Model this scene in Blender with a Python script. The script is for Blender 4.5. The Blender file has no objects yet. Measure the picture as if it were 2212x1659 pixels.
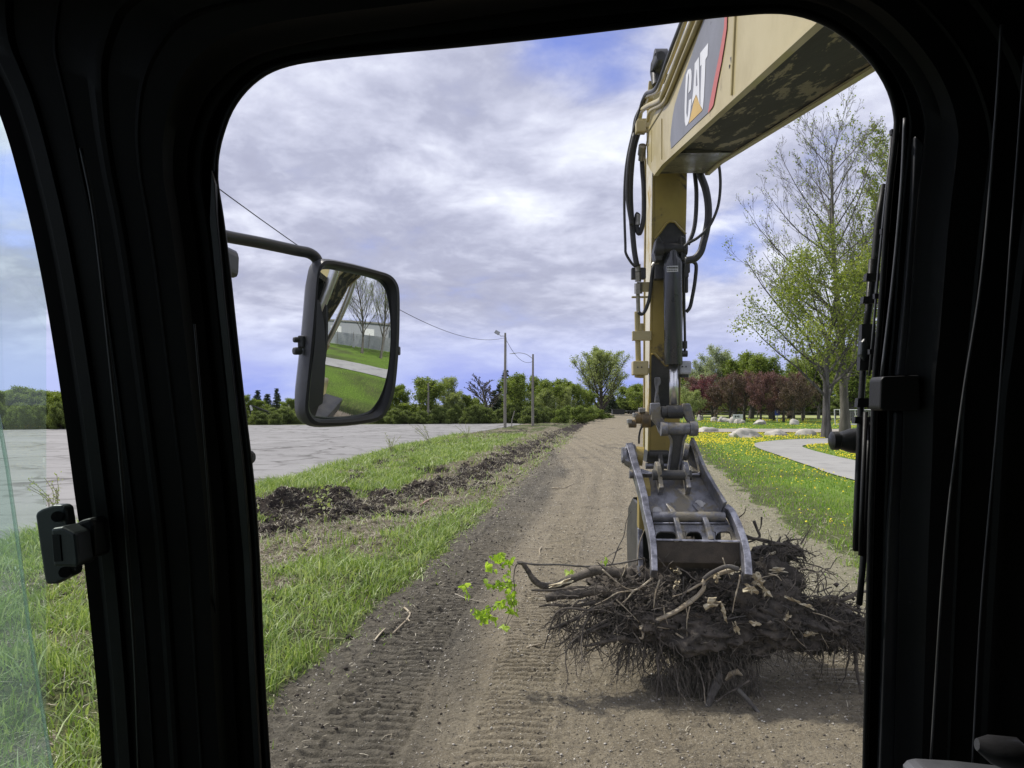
import bpy, math, random
import numpy as np
from mathutils import Vector, Matrix, noise as mnoise
R = math.radians
scene = bpy.context.scene
COL = scene.collection

# ------------------------------------------------------------------ camera
F, CX, HY, CAMH = 1609.5, 1106.0, 871.5, 2.7      # focal length and horizon in 2212-px units
cam = bpy.data.cameras.new("camera"); camo = bpy.data.objects.new("camera", cam)
COL.objects.link(camo); scene.camera = camo
camo.location = (0, 0, CAMH); camo.rotation_euler = (R(90), 0, 0)
cam.sensor_width = 36; cam.lens = 36 * F / 2212; cam.shift_y = (HY - 829.5) / 2212
cam.clip_start = 0.02; cam.clip_end = 3000

# ------------------------------------------------------------------ sun and sky
SUN_EL, SUN_AZ = R(50), R(-58)                     # azimuth from +Y, clockwise
sl = bpy.data.lights.new("sun", 'SUN'); sl.energy = 3.0; sl.angle = R(2.5); sl.color = (1, .95, .87)
so = bpy.data.objects.new("sun", sl); COL.objects.link(so)
sdir = Vector((math.sin(SUN_AZ)*math.cos(SUN_EL), math.cos(SUN_AZ)*math.cos(SUN_EL), math.sin(SUN_EL)))
so.rotation_euler = sdir.to_track_quat('Z', 'Y').to_euler()
scene.view_settings.view_transform = 'Standard'; scene.view_settings.look = 'None'
scene.view_settings.exposure = 0.58; scene.view_settings.gamma = 1.0

class NT:
    """small helper round a node tree"""
    def __init__(s, nt): s.nt = nt; s.n = nt.nodes; s.l = nt.links
    def add(s, t, **kw):
        n = s.n.new(t)
        for k, v in kw.items():
            if k.startswith('i_'):
                key = k[2:]; key = int(key) if key.isdigit() else key.replace('_', ' ')
                n.inputs[key].default_value = v
            else: setattr(n, k, v)
        return n
    def link(s, a, b): s.l.new(a, b)
    def sock(s, node, key, v):
        if isinstance(v, bpy.types.NodeSocket): s.link(v, node.inputs[key])
        else: node.inputs[key].default_value = v
    def math(s, op, a, b=0.0, c=0.0, clamp=False):
        n = s.add('ShaderNodeMath', operation=op, use_clamp=clamp)
        s.sock(n, 0, a); s.sock(n, 1, b); s.sock(n, 2, c); return n.outputs[0]
    def mix(s, f, a, b, blend='MIX'):
        n = s.add('ShaderNodeMix', data_type='RGBA', blend_type=blend)
        s.sock(n, 0, f)
        for k, v in ((6, a), (7, b)):
            if not isinstance(v, bpy.types.NodeSocket) and len(v) == 3: v = (*v, 1)
            s.sock(n, k, v)
        return n.outputs[2]
    def noise(s, vec, scale, detail=4, rough=.55, dist=0.0, out=0):
        n = s.add('ShaderNodeTexNoise'); n.inputs['Scale'].default_value = scale
        n.inputs['Detail'].default_value = detail; n.inputs['Roughness'].default_value = rough
        n.inputs['Distortion'].default_value = dist
        if vec is not None: s.link(vec, n.inputs['Vector'])
        return n.outputs[out]
    def ramp(s, f, stops, interp='LINEAR'):
        n = s.add('ShaderNodeValToRGB'); cr = n.color_ramp; cr.interpolation = interp
        while len(cr.elements) < len(stops): cr.elements.new(.5)
        for e, (p, c) in zip(cr.elements, stops):
            e.position = p
            e.color = (c, c, c, 1) if not hasattr(c, '__len__') else (*c, 1)
        s.link(f, n.inputs[0]); return n.outputs[0]
    def smooth(s, v, a, b):
        n = s.add('ShaderNodeMapRange', interpolation_type='SMOOTHSTEP')
        s.sock(n, 0, v); n.inputs[1].default_value = a; n.inputs[2].default_value = b
        return n.outputs[0]

world = bpy.data.worlds.new("World"); scene.world = world; world.use_nodes = True
w = NT(world.node_tree); w.n.clear()
tc = w.add('ShaderNodeTexCoord'); sep = w.add('ShaderNodeSeparateXYZ'); w.link(tc.outputs['Generated'], sep.inputs[0])
zz = w.math('MAXIMUM', sep.outputs[2], 0.0)
zd = w.math('ADD', zz, 0.24)
cu = w.math('DIVIDE', sep.outputs[0], zd); cv = w.math('DIVIDE', sep.outputs[1], zd)
cvec = w.add('ShaderNodeCombineXYZ'); w.link(cu, cvec.inputs[0]); w.link(cv, cvec.inputs[1]); cvec.inputs[2].default_value = 3.7
sky = w.add('ShaderNodeTexSky', sky_type='NISHITA'); sky.sun_disc = False
sky.sun_elevation = SUN_EL; sky.sun_rotation = SUN_AZ; sky.air_density = 1.2; sky.dust_density = .6; sky.ozone_density = 3.5
blue = w.mix(1.0, sky.outputs[0], (.85, .72, 1.05), 'MULTIPLY')
big = w.noise(cvec.outputs[0], 0.95, 3, .5, .4)
mid = w.noise(cvec.outputs[0], 3.3, 8, .58, .3)
fin = w.noise(cvec.outputs[0], 11.0, 5, .55, .3)
# open patches of blue, each a direction in the sky
def gap(px, py, sig, amp):
    d = Vector(((px-CX)/F, 1, (HY-py)/F)).normalized()
    v = w.add('ShaderNodeVectorMath', operation='DISTANCE'); nrm = w.add('ShaderNodeVectorMath', operation='NORMALIZE')
    w.link(tc.outputs['Generated'], nrm.inputs[0]); w.link(nrm.outputs[0], v.inputs[0]); v.inputs[1].default_value = d
    q = w.math('DIVIDE', v.outputs['Value'], sig); q = w.math('MULTIPLY', q, q)
    q = w.math('EXPONENT', w.math('MULTIPLY', q, -1.0)); return w.math('MULTIPLY', q, amp)
gaps = 0.0
for g in ((1330, 130, .07, .21), (1180, 80, .05, .17), (1570, 540, .05, .30), (1640, 470, .04, .12), (30, 390, .06, .30), (1790, 330, .04, .10), (1900, 180, .05, .10),
          (1500, 815, .04, .16), (1100, 815, .06, .2), (960, 822, .06, .2), (560, 820, .06, .2), (1250, 810, .05, .16), (1380, 825, .05, .2)):
    gaps = w.math('ADD', gaps, gap(*g))
cov = w.math('ADD', w.math('MULTIPLY', big, .45), w.math('MULTIPLY', mid, .55))
cov = w.math('SUBTRACT', w.math('ADD', cov, .13), gaps)
cmask = w.smooth(cov, .30, .56)
sh = w.math('ADD', w.math('ADD', w.math('MULTIPLY', mid, .42), w.math('MULTIPLY', fin, .16)), w.math('MULTIPLY', big, .42))
ccol = w.ramp(sh, [(.36, (.31, .32, .43)), (.45, (.385, .40, .52)), (.515, (.52, .535, .66)), (.61, (.76, .785, .88))])
ccol = w.mix(1.0, ccol, (9.0, 9.0, 9.0), 'MULTIPLY')
horiz = w.smooth(sep.outputs[2], .02, .14)
hz = w.mix(w.math('MULTIPLY', cmask, .6), (2.5, 3.0, 6.3), (4.2, 4.6, 6.6))
allsky = w.mix(cmask, blue, ccol)
allsky = w.mix(w.math('MULTIPLY', w.math('SUBTRACT', 1.0, horiz), 1.0), allsky, hz)
bg = w.add('ShaderNodeBackground'); bg.inputs['Strength'].default_value = 0.1
w.link(allsky, bg.inputs[0]); wo = w.add('ShaderNodeOutputWorld'); w.link(bg.outputs[0], wo.inputs[0])

# ------------------------------------------------------------------ geometry helpers
def G(px, py, z=0.0):                               # point of the ground seen at a pixel
    d = (CAMH - z) * F / (py - HY); return Vector(((px-CX)/F*d, d, z))
def P(px, py, d): return Vector(((px-CX)/F*d, d, CAMH + (HY-py)/F*d))
YA = R(2.7); CA, SA = math.cos(YA), math.sin(YA)     # the machine points 2.7 degrees right of the lens
def PB(px, py, b):                                   # on the plane b metres right of the cab's axis
    u = (px-CX)/F; t = b/(u*CA-SA); return Vector((u*t, t, CAMH+(HY-py)/F*t))
def PD(px, py, D):                                   # on the plane D metres ahead of the cab
    u = (px-CX)/F; t = D/(u*SA+CA); return Vector((u*t, t, CAMH+(HY-py)/F*t))
def M(b, D, z): return Vector((b*CA+D*SA, D*CA-b*SA, z))   # machine coordinates -> world
FWD = Vector((SA, CA, 0)); RGT = Vector((CA, -SA, 0)); UP = Vector((0, 0, 1))
def ZC(x0, y0, s): return lambda x, y: ((x0+x/s)/1.13018, (y0+y/s)/1.13018)
zL = ZC(1500, 20, 4.147); zC = ZC(1500, 520, 5.528); zK = ZC(1500, 840, 4.608); zT = ZC(1500, 1080, 4.608); zS = ZC(1100, 1300, 2.1067)

class MB:
    def __init__(s): s.v = []; s.f = []
    def quadgrid(s, rows, closed=False):
        o = len(s.v); n = len(rows[0])
        for r in rows: s.v += [tuple(p) for p in r]
        for i in range(len(rows)-1):
            for j in range(n if closed else n-1):
                k = (j+1) % n
                s.f.append((o+i*n+j, o+i*n+k, o+(i+1)*n+k, o+(i+1)*n+j))
        return s
    def poly(s, pts):
        o = len(s.v); s.v += [tuple(p) for p in pts]; s.f.append(tuple(range(o, o+len(pts)))); return s
    def prism(s, pts, ext, cap0=True):
        ext = Vector(ext); pts = [Vector(p) for p in pts]; n = len(pts); o = len(s.v)
        s.v += [tuple(p) for p in pts] + [tuple(p+ext) for p in pts]
        if cap0: s.f.append(tuple(range(o+n-1, o-1, -1)))
        s.f.append(tuple(range(o+n, o+2*n)))
        for i in range(n):
            j = (i+1) % n; s.f.append((o+i, o+j, o+n+j, o+n+i))
        return s
    def box(s, c, sx, sy, sz, ax=None):
        c = Vector(c); X, Y, Z = ax if ax else (RGT, FWD, UP)
        p = [c - X*sx/2 - Y*sy/2 - Z*sz/2 + (X*sx if i in (1, 2) else Vector()) + (Z*sz if i in (2, 3) else Vector()) for i in range(4)]
        return s.prism(p, Y*sy)
    def tube(s, pts, rad, n=6, cap=True, flat=1.0, fdir=None):
        pts = [Vector(p) for p in pts]; m = len(pts)
        if not hasattr(rad, '__len__'): rad = [rad]*m
        t = (pts[1]-pts[0]).normalized()
        a = fdir.cross(t) if fdir is not None else t.orthogonal()
        if a.length < 1e-6: a = t.orthogonal()
        a.normalize(); o = len(s.v)
        for i, p in enumerate(pts):
            t = (pts[min(i+1, m-1)]-pts[max(i-1, 0)]).normalized()
            a = (a - t*a.dot(t))
            if a.length < 1e-6: a = t.orthogonal()
            a.normalize(); b = t.cross(a)
            for k in range(n):
                an = 2*math.pi*k/n
                s.v.append(tuple(p + a*(rad[i]*math.cos(an)) + b*(rad[i]*flat*math.sin(an))))
        for i in range(m-1):
            for k in range(n):
                q = (k+1) % n; s.f.append((o+i*n+k, o+i*n+q, o+(i+1)*n+q, o+(i+1)*n+k))
        if cap:
            s.f.append(tuple(range(o+n-1, o-1, -1))); e = o+(m-1)*n; s.f.append(tuple(range(e, e+n)))
        return s
    def cyl(s, a, b, r, n=20): return s.tube([a, b], r, n)
    def build(s, name, mt, parent=None, smooth=False, bevel=0.0):
        me = bpy.data.meshes.new(name); me.from_pydata(s.v, [], s.f); me.update()
        if smooth is True: me.shade_smooth()
        elif smooth: me.shade_smooth(); me.set_sharp_from_angle(angle=R(smooth))
        me.materials.append(mt)
        o = bpy.data.objects.new(name, me); COL.objects.link(o)
        while parent and parent.parent and parent.parent.parent: parent = parent.parent   # thing > part > sub-part, no deeper
        if parent: o.parent = parent
        if bevel:
            bv = o.modifiers.new('bevel', 'BEVEL'); bv.width = bevel; bv.segments = 2; bv.limit_method = 'ANGLE'; bv.angle_limit = R(35)
        return o

def curve_pts(ctrl, n=8):
    """Catmull-Rom through control points"""
    c = [Vector(p) for p in ctrl]; c = [c[0]*2-c[1]] + c + [c[-1]*2-c[-2]]; out = []
    for i in range(1, len(c)-2):
        for k in range(n):
            t = k/n; p0, p1, p2, p3 = c[i-1:i+3]
            out.append(.5*((2*p1)+(p2-p0)*t+(2*p0-5*p1+4*p2-p3)*t*t+(3*p1-p0-3*p2+p3)*t**3))
    out.append(c[-2]); return out

def np_mesh(name, verts, faces, mt, parent=None, smooth=False):
    """verts (N,3), faces (M,k) numpy arrays"""
    me = bpy.data.meshes.new(name); k = faces.shape[1]
    me.vertices.add(len(verts)); me.vertices.foreach_set('co', verts.astype(np.float32).ravel())
    me.loops.add(faces.size); me.loops.foreach_set('vertex_index', faces.astype(np.int32).ravel())
    me.polygons.add(len(faces)); me.polygons.foreach_set('loop_start', np.arange(0, faces.size, k, dtype=np.int32))
    me.polygons.foreach_set('loop_total', np.full(len(faces), k, dtype=np.int32))
    me.update(calc_edges=True)
    if smooth: me.shade_smooth()
    me.materials.append(mt); o = bpy.data.objects.new(name, me); COL.objects.link(o)
    if parent: o.parent = parent
    return o

def tag(o, label=None, cat=None, group=None, kind=None):
    if label: o['label'] = label
    if cat: o['category'] = cat
    if group: o['group'] = group
    if kind: o['kind'] = kind
    return o
def thing(name, label, cat, loc=(0, 0, 0), rz=0, group=None):
    o = bpy.data.objects.new(name, None); COL.objects.link(o); o.location = loc; o.rotation_euler = (0, 0, rz)
    o.empty_display_size = .2
    return tag(o, label, cat, group)
def copy_tree(o, parent=None):
    c = o.copy(); COL.objects.link(c)
    if parent: c.parent = parent
    for ch in [x for x in bpy.data.objects if x.parent == o]: copy_tree(ch, c)
    return c

# value noise, vectorised
def vnoise(x, y, z=0.0, seed=0):
    x = np.asarray(x, float); y = np.asarray(y, float); z = np.zeros_like(x)+z
    xi, yi, zi = np.floor(x).astype(np.int64), np.floor(y).astype(np.int64), np.floor(z).astype(np.int64)
    fx, fy, fz = x-xi, y-yi, z-zi
    fx, fy, fz = [f*f*(3-2*f) for f in (fx, fy, fz)]
    def h(a, b, c):
        n = (a*374761393 + b*668265263 + c*2147483647 + seed*974711) & 0xffffffff
        n = ((n ^ (n >> 13))*1274126177) & 0xffffffff
        n = ((n ^ (n >> 16))*2246822519) & 0xffffffff
        return ((n ^ (n >> 15)) & 0xffffff)/float(0xffffff)
    r = 0
    for dz in (0, 1):
        wz = fz if dz else 1-fz
        for dy in (0, 1):
            wy = fy if dy else 1-fy
            for dx in (0, 1):
                wx = fx if dx else 1-fx
                r = r + h(xi+dx, yi+dy, zi+dz)*wx*wy*wz
    return r*2-1
def fbm(x, y, z=0.0, oct=4, seed=0, gain=.5):
    a, s, r, t = 1.0, 1.0, 0, 0
    for k in range(oct):
        r = r + a*vnoise(np.asarray(x)*s, np.asarray(y)*s, np.asarray(z)*s, seed+k); t += a; a *= gain; s *= 2.03
    return r/t
def sstep(v, a, b):
    t = np.clip((np.asarray(v, float)-a)/(b-a), 0, 1); return t*t*(3-2*t)

# ------------------------------------------------------------------ materials
def pmat(name, c1, c2=None, scale=6.0, rough=.6, metal=0.0, bump=0.0, bscale=None, c3=None, thr3=(.58, .66), s3=None, coat=0.0, spec=None, stretch=None, detail=5):
    """two colours in a noise pattern, optional third in blotches (stains, rust, mud)"""
    m = bpy.data.materials.new(name); m.use_nodes = True; t = NT(m.node_tree)
    b = t.n['Principled BSDF']; tcn = t.add('ShaderNodeTexCoord'); vec = tcn.outputs['Object']
    if stretch:
        mp = t.add('ShaderNodeMapping'); mp.inputs['Scale'].default_value = stretch; t.link(vec, mp.inputs[0]); vec = mp.outputs[0]
    if c2 is None: c2 = tuple(x*.75 for x in c1)
    n1 = t.noise(vec, scale, detail, .6)
    col = t.mix(t.smooth(n1, .35, .65), c1, c2)
    rg = t.math('ADD', t.math('MULTIPLY', n1, .25), rough-.12)
    if c3:
        n3 = t.noise(vec, s3 or scale*.6, 6, .68, .3); f3 = t.smooth(n3, *thr3)
        col = t.mix(f3, col, c3); rg = t.math('ADD', rg, t.math('MULTIPLY', f3, .2))
    t.link(col, b.inputs['Base Color']); t.link(rg, b.inputs['Roughness'])
    b.inputs['Metallic'].default_value = metal
    if coat: b.inputs['Coat Weight'].default_value = coat
    if spec is not None: b.inputs['Specular IOR Level'].default_value = spec
    if bump:
        bn = t.noise(vec, bscale or scale*5, 6, .6); bp = t.add('ShaderNodeBump')
        bp.inputs['Strength'].default_value = bump; bp.inputs['Distance'].default_value = .01
        t.link(bn, bp.inputs['Height']); t.link(bp.outputs[0], b.inputs['Normal'])
    return m

def leafmat(name, cols, trans=.35, scale=.5, rough=.55):
    """foliage: colour varies leaf by leaf and in clumps, part of the light passes through"""
    m = bpy.data.materials.new(name); m.use_nodes = True; t = NT(m.node_tree)
    b = t.n['Principled BSDF']; out = t.n['Material Output']
    geo = t.add('ShaderNodeNewGeometry'); tcn = t.add('ShaderNodeTexCoord')
    n = t.noise(tcn.outputs['Object'], scale, 3, .6)
    f = t.math('ADD', t.math('MULTIPLY', geo.outputs['Random Per Island'], .55), t.math('MULTIPLY', n, .5))
    k = len(cols); col = t.ramp(f, [(.18+.64*i/(k-1), c) for i, c in enumerate(cols)])
    t.link(col, b.inputs['Base Color']); b.inputs['Roughness'].default_value = rough
    b.inputs['Specular IOR Level'].default_value = .3
    tr = t.add('ShaderNodeBsdfTranslucent'); t.link(t.mix(1.0, col, (1.25, 1.3, .6), 'MULTIPLY'), tr.inputs[0])
    mx = t.add('ShaderNodeMixShader'); mx.inputs[0].default_value = trans
    t.link(b.outputs[0], mx.inputs[1]); t.link(tr.outputs[0], mx.inputs[2]); t.link(mx.outputs[0], out.inputs[0])
    return m
# ------------------------------------------------------------------ the ground
def interp(tab): 
    ys = [a for a, b in tab]; xs = [b for a, b in tab]
    return lambda y: np.interp(y, ys, xs)
xA = interp([(-400, -16), (0, -11), (10, -9.9), (15, -9.5), (23, -8.1), (31.4, -7.7), (42, -7.1), (59, -5.4), (86, -.6), (107, 3.2), (400, 55)])      # car park / verge
xL = interp([(-60, -3.2), (0, -2.6), (5.5, -2.35), (6.6, -2.14), (9.5, -1.75), (16, -1.0), (34, 1.2), (81, 7.6), (185, 21), (290, 34), (400, 46)])     # verge / dirt road
xR = interp([(-60, 1.6), (0, 4.3), (5, 4.9), (9, 5.3), (12.6, 5.75), (18, 6.5), (23, 7.1), (31, 8.5), (44, 10.8), (65, 14.2), (110, 22), (290, 50), (400, 66)])
yF = interp([(-400, -120), (-90, 50), (-50, 77), (-33, 92), (-10, 98), (3, 106), (400, 400)])                                                          # far edge of the car park, by x

def masks(x, y):
    wob = .35*fbm(x*.9, y*.9, 0, 3, 11) + .12*fbm(x*5, y*5, 0, 3, 12)
    dL = (x - xL(y)) + wob*np.clip(.55 + y*.012, .4, 1.2)         # >0 on the dirt
    dR = (xR(y) - x) + wob*1.3
    road = sstep(dL, -.12, .22)*sstep(dR, -.3, .35)*sstep(y, 330, 300)
    lot = sstep(xA(y)-x, -.05, .15)*sstep(yF(x)-y, -.1, .4)
    # black soil torn up along the verge
    xs = np.interp(y, [13, 15.5, 17, 18.5, 21, 24.5, 34, 60, 100], [-5.6, -5.1, -4.5, -3.6, -2.8, -2.0, -.3, 3.2, 9.6])
    w_ = np.interp(y, [12, 14.5, 17, 20, 26, 40, 80], [.0, .9, 1.5, 1.0, .9, 1.0, 1.0])
    n = fbm(x*1.3, y*.9, 0, 4, 21)
    soil = sstep(w_*(.9+1.6*n) - np.abs(x-xs), -.15, .3)*sstep(y, 12, 14)
    for px, py, r in ((-5.2, 18.2, 1.7), (-4.7, 16.6, 1.35), (-3.9, 17.6, 1.1), (-5.5, 20.6, 1.25), (-6.2, 19.6, .7), (-2.9, 28.0, 1.0), (-2.2, 30.5, .9), (-4.8, 15.3, .8)):
        soil = np.maximum(soil, sstep(r*(1+.6*n) - np.hypot(x-px, y-py), -.2, .35))
    soil = np.maximum(soil, .9*sstep(fbm(x*.9, y*.45, 0, 4, 23), .22, .42)*sstep(x-xA(y), .8, 1.6)*sstep(xL(y)-x, .1, .6)*sstep(y, 18, 24))
    soil = soil*(1-lot)
    # straw and wood mulch between the soil and the green strip
    n2 = fbm(x*.8, y*.6, 0, 4, 31)
    mul = sstep(-(x - np.interp(y, [5, 12, 14, 16, 19, 25, 60], [-4.6, -3.6, -2.7, -1.9, -1.1, .1, 5.0])) + .6*n2, -.2, .3)
    mul = mul*sstep(x - np.interp(y, [5, 13, 17, 20, 25, 40, 90], [-6.5, -6.6, -5.2, -4.0, -3.5, -2.0, 5]) + .9*n2, -.3, .5)*sstep(y, 8.5, 12.5)
    mul = np.maximum(mul, .85*sstep(n2, -.02, .3)*sstep(xL(y)-x, .2, 1.2)*(x > xA(y)))
    mul = np.maximum(mul, .8*sstep(1.1+.8*n2 - np.abs(x-xL(y)+.25), 0, .8)*sstep(y, 15, 24))
    mul = mul*(1-lot)
    return road, lot, soil, mul

def trackx(k):
    return [interp([(3, -1.45), (5.9, -1.22), (8.45, -1.12), (10.5, -.9), (14, -.42), (19, .25), (30, 1.9)]),
            interp([(3, -.12), (6, .0), (9.2, .33), (14, .95), (20, 1.8), (30, 3.2)]),
            interp([(3, 3.0), (7.9, 3.35), (12, 3.9), (18, 4.7), (30, 6.3)]),
            interp([(3, 1.5), (7.9, 1.75), (12, 2.2), (18, 3.0), (30, 4.6)])][k]
def height(x, y, full=True):
    road, lot, soil, mul = masks(x, y)
    n = fbm(x*.7, y*.7, 0, 4, 3); nf = fbm(x*5, y*5, 0, 4, 5, .6)
    verge = sstep(x-xA(y), .0, 1.2)*sstep(xL(y)-x, .0, .9)
    h = .03*n*sstep(x-xR(y), 1.5, .5) + verge*(.10 + .10*n + .05*nf)
    h = h + soil*(.26*fbm(x*2.0, y*2.0, 0, 5, 7, .62) + .12*fbm(x*8, y*8, 0, 3, 17, .7) - .03)
    for px, py, r, dep in ((-5.0, 18.6, .8, .35), (-5.6, 20.6, .9, .5), (-2.9, 27.8, .8, .4), (-2.1, 30.5, .7, .3)):
        q = np.hypot(x-px, (y-py)*.9); h = h - dep*np.exp(-(q/r)**2) + .22*np.exp(-((q-r*1.25)/.35)**2)
    h = h*(1-lot) - .06*lot
    h = h*(1-.75*road) + road*(.014*nf + .012*fbm(x*21, y*21, 0, 3, 19, .6)*sstep(y, 16, 9))
    if full:
        rut = 0
        for k, (y1, amp, hw) in enumerate(((18, .050, .40), (17, .040, .32), (16, .036, .40), (10, .012, .34))):
            cx = trackx(k)(y); s = (x-cx)/hw; dx = np.abs(s)
            inside = sstep(dx, 1.0, .88)*sstep(y, y1+7, y1-4)*sstep(y, 2, 4)
            ph = (y + .05*(x-cx) + .03*fbm(x*1.5, y*1.5, 0, 2, 41+k))/.118
            bar = np.abs((ph % 1.0)-.5)*2; bar = sstep(bar, .22, .5)
            wear = np.clip(.95+1.0*fbm(x*2.3, y*1.7, 0, 3, 51+k), 0.1, 1.2)
            rut = rut + inside*(amp*bar*wear - amp*.5)
            rim = np.exp(-((dx-1.08)/.09)**2)*sstep(y, y1+5, y1-2); rut = rut + rim*(.016+.02*nf)
        clod = np.clip(fbm(x*14, y*14, 0, 3, 61, .65)-.12, 0, 1)*.05*(.35+sstep(xL(y)+1.3-x, 0, .6))
        h = h + road*(rut+clod)
        # far ruts running along the road
        h = h + road*sstep(y, 12, 20)*.02*np.sin((x-trackx(1)(y))*9+.8*fbm(x, y*.2, 0, 2, 71))
    return h

xs = np.concatenate([-np.geomspace(700, 40, 22), np.linspace(-38, -14, 34), np.linspace(-13.5, -7, 80), np.linspace(-6.95, 6.95, 520), np.linspace(7.05, 16, 110), np.linspace(16.5, 40, 60), np.geomspace(43, 700, 24)])
yl = [5.0]
while yl[-1] < 11.5: yl.append(yl[-1]+.0145)
while yl[-1] < 420: yl.append(yl[-1]+max(.0145, yl[-1]**2*.00026))
ys = np.concatenate([-np.geomspace(500, 20, 12), np.linspace(-18, 4.7, 90), np.array(yl), np.geomspace(440, 1400, 8)])
gx, gy = np.meshgrid(xs, ys); gz_ = height(gx, gy)
nr, nc = gx.shape
idx = np.arange(nr*nc).reshape(nr, nc)
faces = np.stack([idx[:-1, :-1], idx[:-1, 1:], idx[1:, 1:], idx[1:, :-1]], -1).reshape(-1, 4)
mroad, mlot, msoil, mmul = masks(gx, gy)

mg = bpy.data.materials.new('ground_soil_and_turf'); mg.use_nodes = True; t = NT(mg.node_tree); b = t.n['Principled BSDF']
tcn = t.add('ShaderNodeTexCoord'); ob = tcn.outputs['Object']
def attr(nm):
    a = t.add('ShaderNodeAttribute'); a.attribute_name = nm; return a.outputs['Fac']
nf = t.noise(ob, 9, 6, .65); nm = t.noise(ob, 1.1, 5, .6); nff = t.noise(ob, 38, 5, .75)
grass = t.mix(t.smooth(nm, .35, .65), (.045, .06, .02), (.085, .10, .035))
grass = t.mix(t.smooth(nf, .45, .75), grass, (.15, .15, .06))
lush = t.mix(attr('lush'), grass, t.mix(t.smooth(nf, .4, .62), (.095, .16, .02), (.16, .25, .04)))
mulc = t.mix(t.smooth(nff, .4, .6), (.075, .06, .045), (.25, .215, .155)); mulc = t.mix(t.smooth(nf, .5, .68), mulc, (.10, .12, .04))
soilc = t.mix(t.smooth(nf, .4, .65), (.018, .014, .012), (.05, .038, .03)); soilc = t.mix(t.smooth(nff, .62, .72), soilc, (.16, .13, .10))
dirt = t.mix(t.smooth(nm, .3, .7), (.190, .161, .112), (.25, .215, .152))
dirt = t.mix(t.smooth(nf, .45, .8), dirt, (.115, .100, .076)); dirt = t.mix(t.smooth(nff, .56, .66), dirt, (.36, .33, .27)); dirt = t.mix(t.smooth(nff, .44, .34), dirt, (.085, .075, .058))
dark = t.mix(t.smooth(nf, .38, .62), (.078, .070, .055), (.135, .121, .094)); dark = t.mix(t.smooth(nff, .60, .70), dark, (.19, .175, .145)); dark = t.mix(t.smooth(nff, .44, .34), dark, (.035, .032, .026))
dirt = t.mix(attr('damp'), dirt, dark)
straw = t.mix(t.smooth(nf, .4, .6), (.27, .25, .18), (.20, .19, .12))
dirt = t.mix(attr('straw'), dirt, straw)
edge = t.math('SUBTRACT', t.math('MULTIPLY', nf, .5), .25)
def em(nm): return t.smooth(t.math('ADD', attr(nm), edge), .35, .65)
col = t.mix(em('mulch'), lush, mulc); col = t.mix(em('soil'), col, soilc); col = t.mix(em('dirt'), col, dirt)
t.link(col, b.inputs['Base Color']); b.inputs['Roughness'].default_value = .92; b.inputs['Specular IOR Level'].default_value = .2
bp = t.add('ShaderNodeBump'); bp.inputs['Strength'].default_value = .9; bp.inputs['Distance'].default_value = .045
hh = t.math('ADD', t.noise(ob, 28, 7, .68), t.math('MULTIPLY', nf, .8)); t.link(hh, bp.inputs['Height']); t.link(bp.outputs[0], b.inputs['Normal'])

ground = np_mesh('ground', np.stack([gx, gy, gz_], -1).reshape(-1, 3), faces, mg, smooth=True); tag(ground, kind='structure')
def put(nm, arr):
    a = ground.data.attributes.new(nm, 'FLOAT', 'POINT'); a.data.foreach_set('value', arr.astype(np.float32).ravel())
put('dirt', mroad); put('soil', msoil); put('mulch', mmul)
n_ = fbm(gx*.6, gy*.35, 0, 4, 81)
put('lush', sstep(gx-xR(gy), .6, 2.2)*sstep(n_, -.8, .3))
put('damp', np.clip(sstep(trackx(0)(gy)+.55+.5*n_-gx, -.35, .4)*(1.0+.4*n_)*sstep(gy, 120, 40) + .9*sstep(n_, .28, .6)*sstep(gy, 20, 40)
                    + .45*sstep(fbm(gx*.9, gy*.9, 0, 3, 83), .0, .5)*sstep(gy, 13, 8)*sstep(gx, 1.2, 2.2), 0, 1))
put('straw', np.clip(sstep(gx-xR(gy)+2.0+1.2*n_, -.3, 1.1)*sstep(gy, 7, 11)*.9, 0, 1))

def ground_z(x, y): return float(height(np.array([x]), np.array([y]), False)[0])

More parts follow.
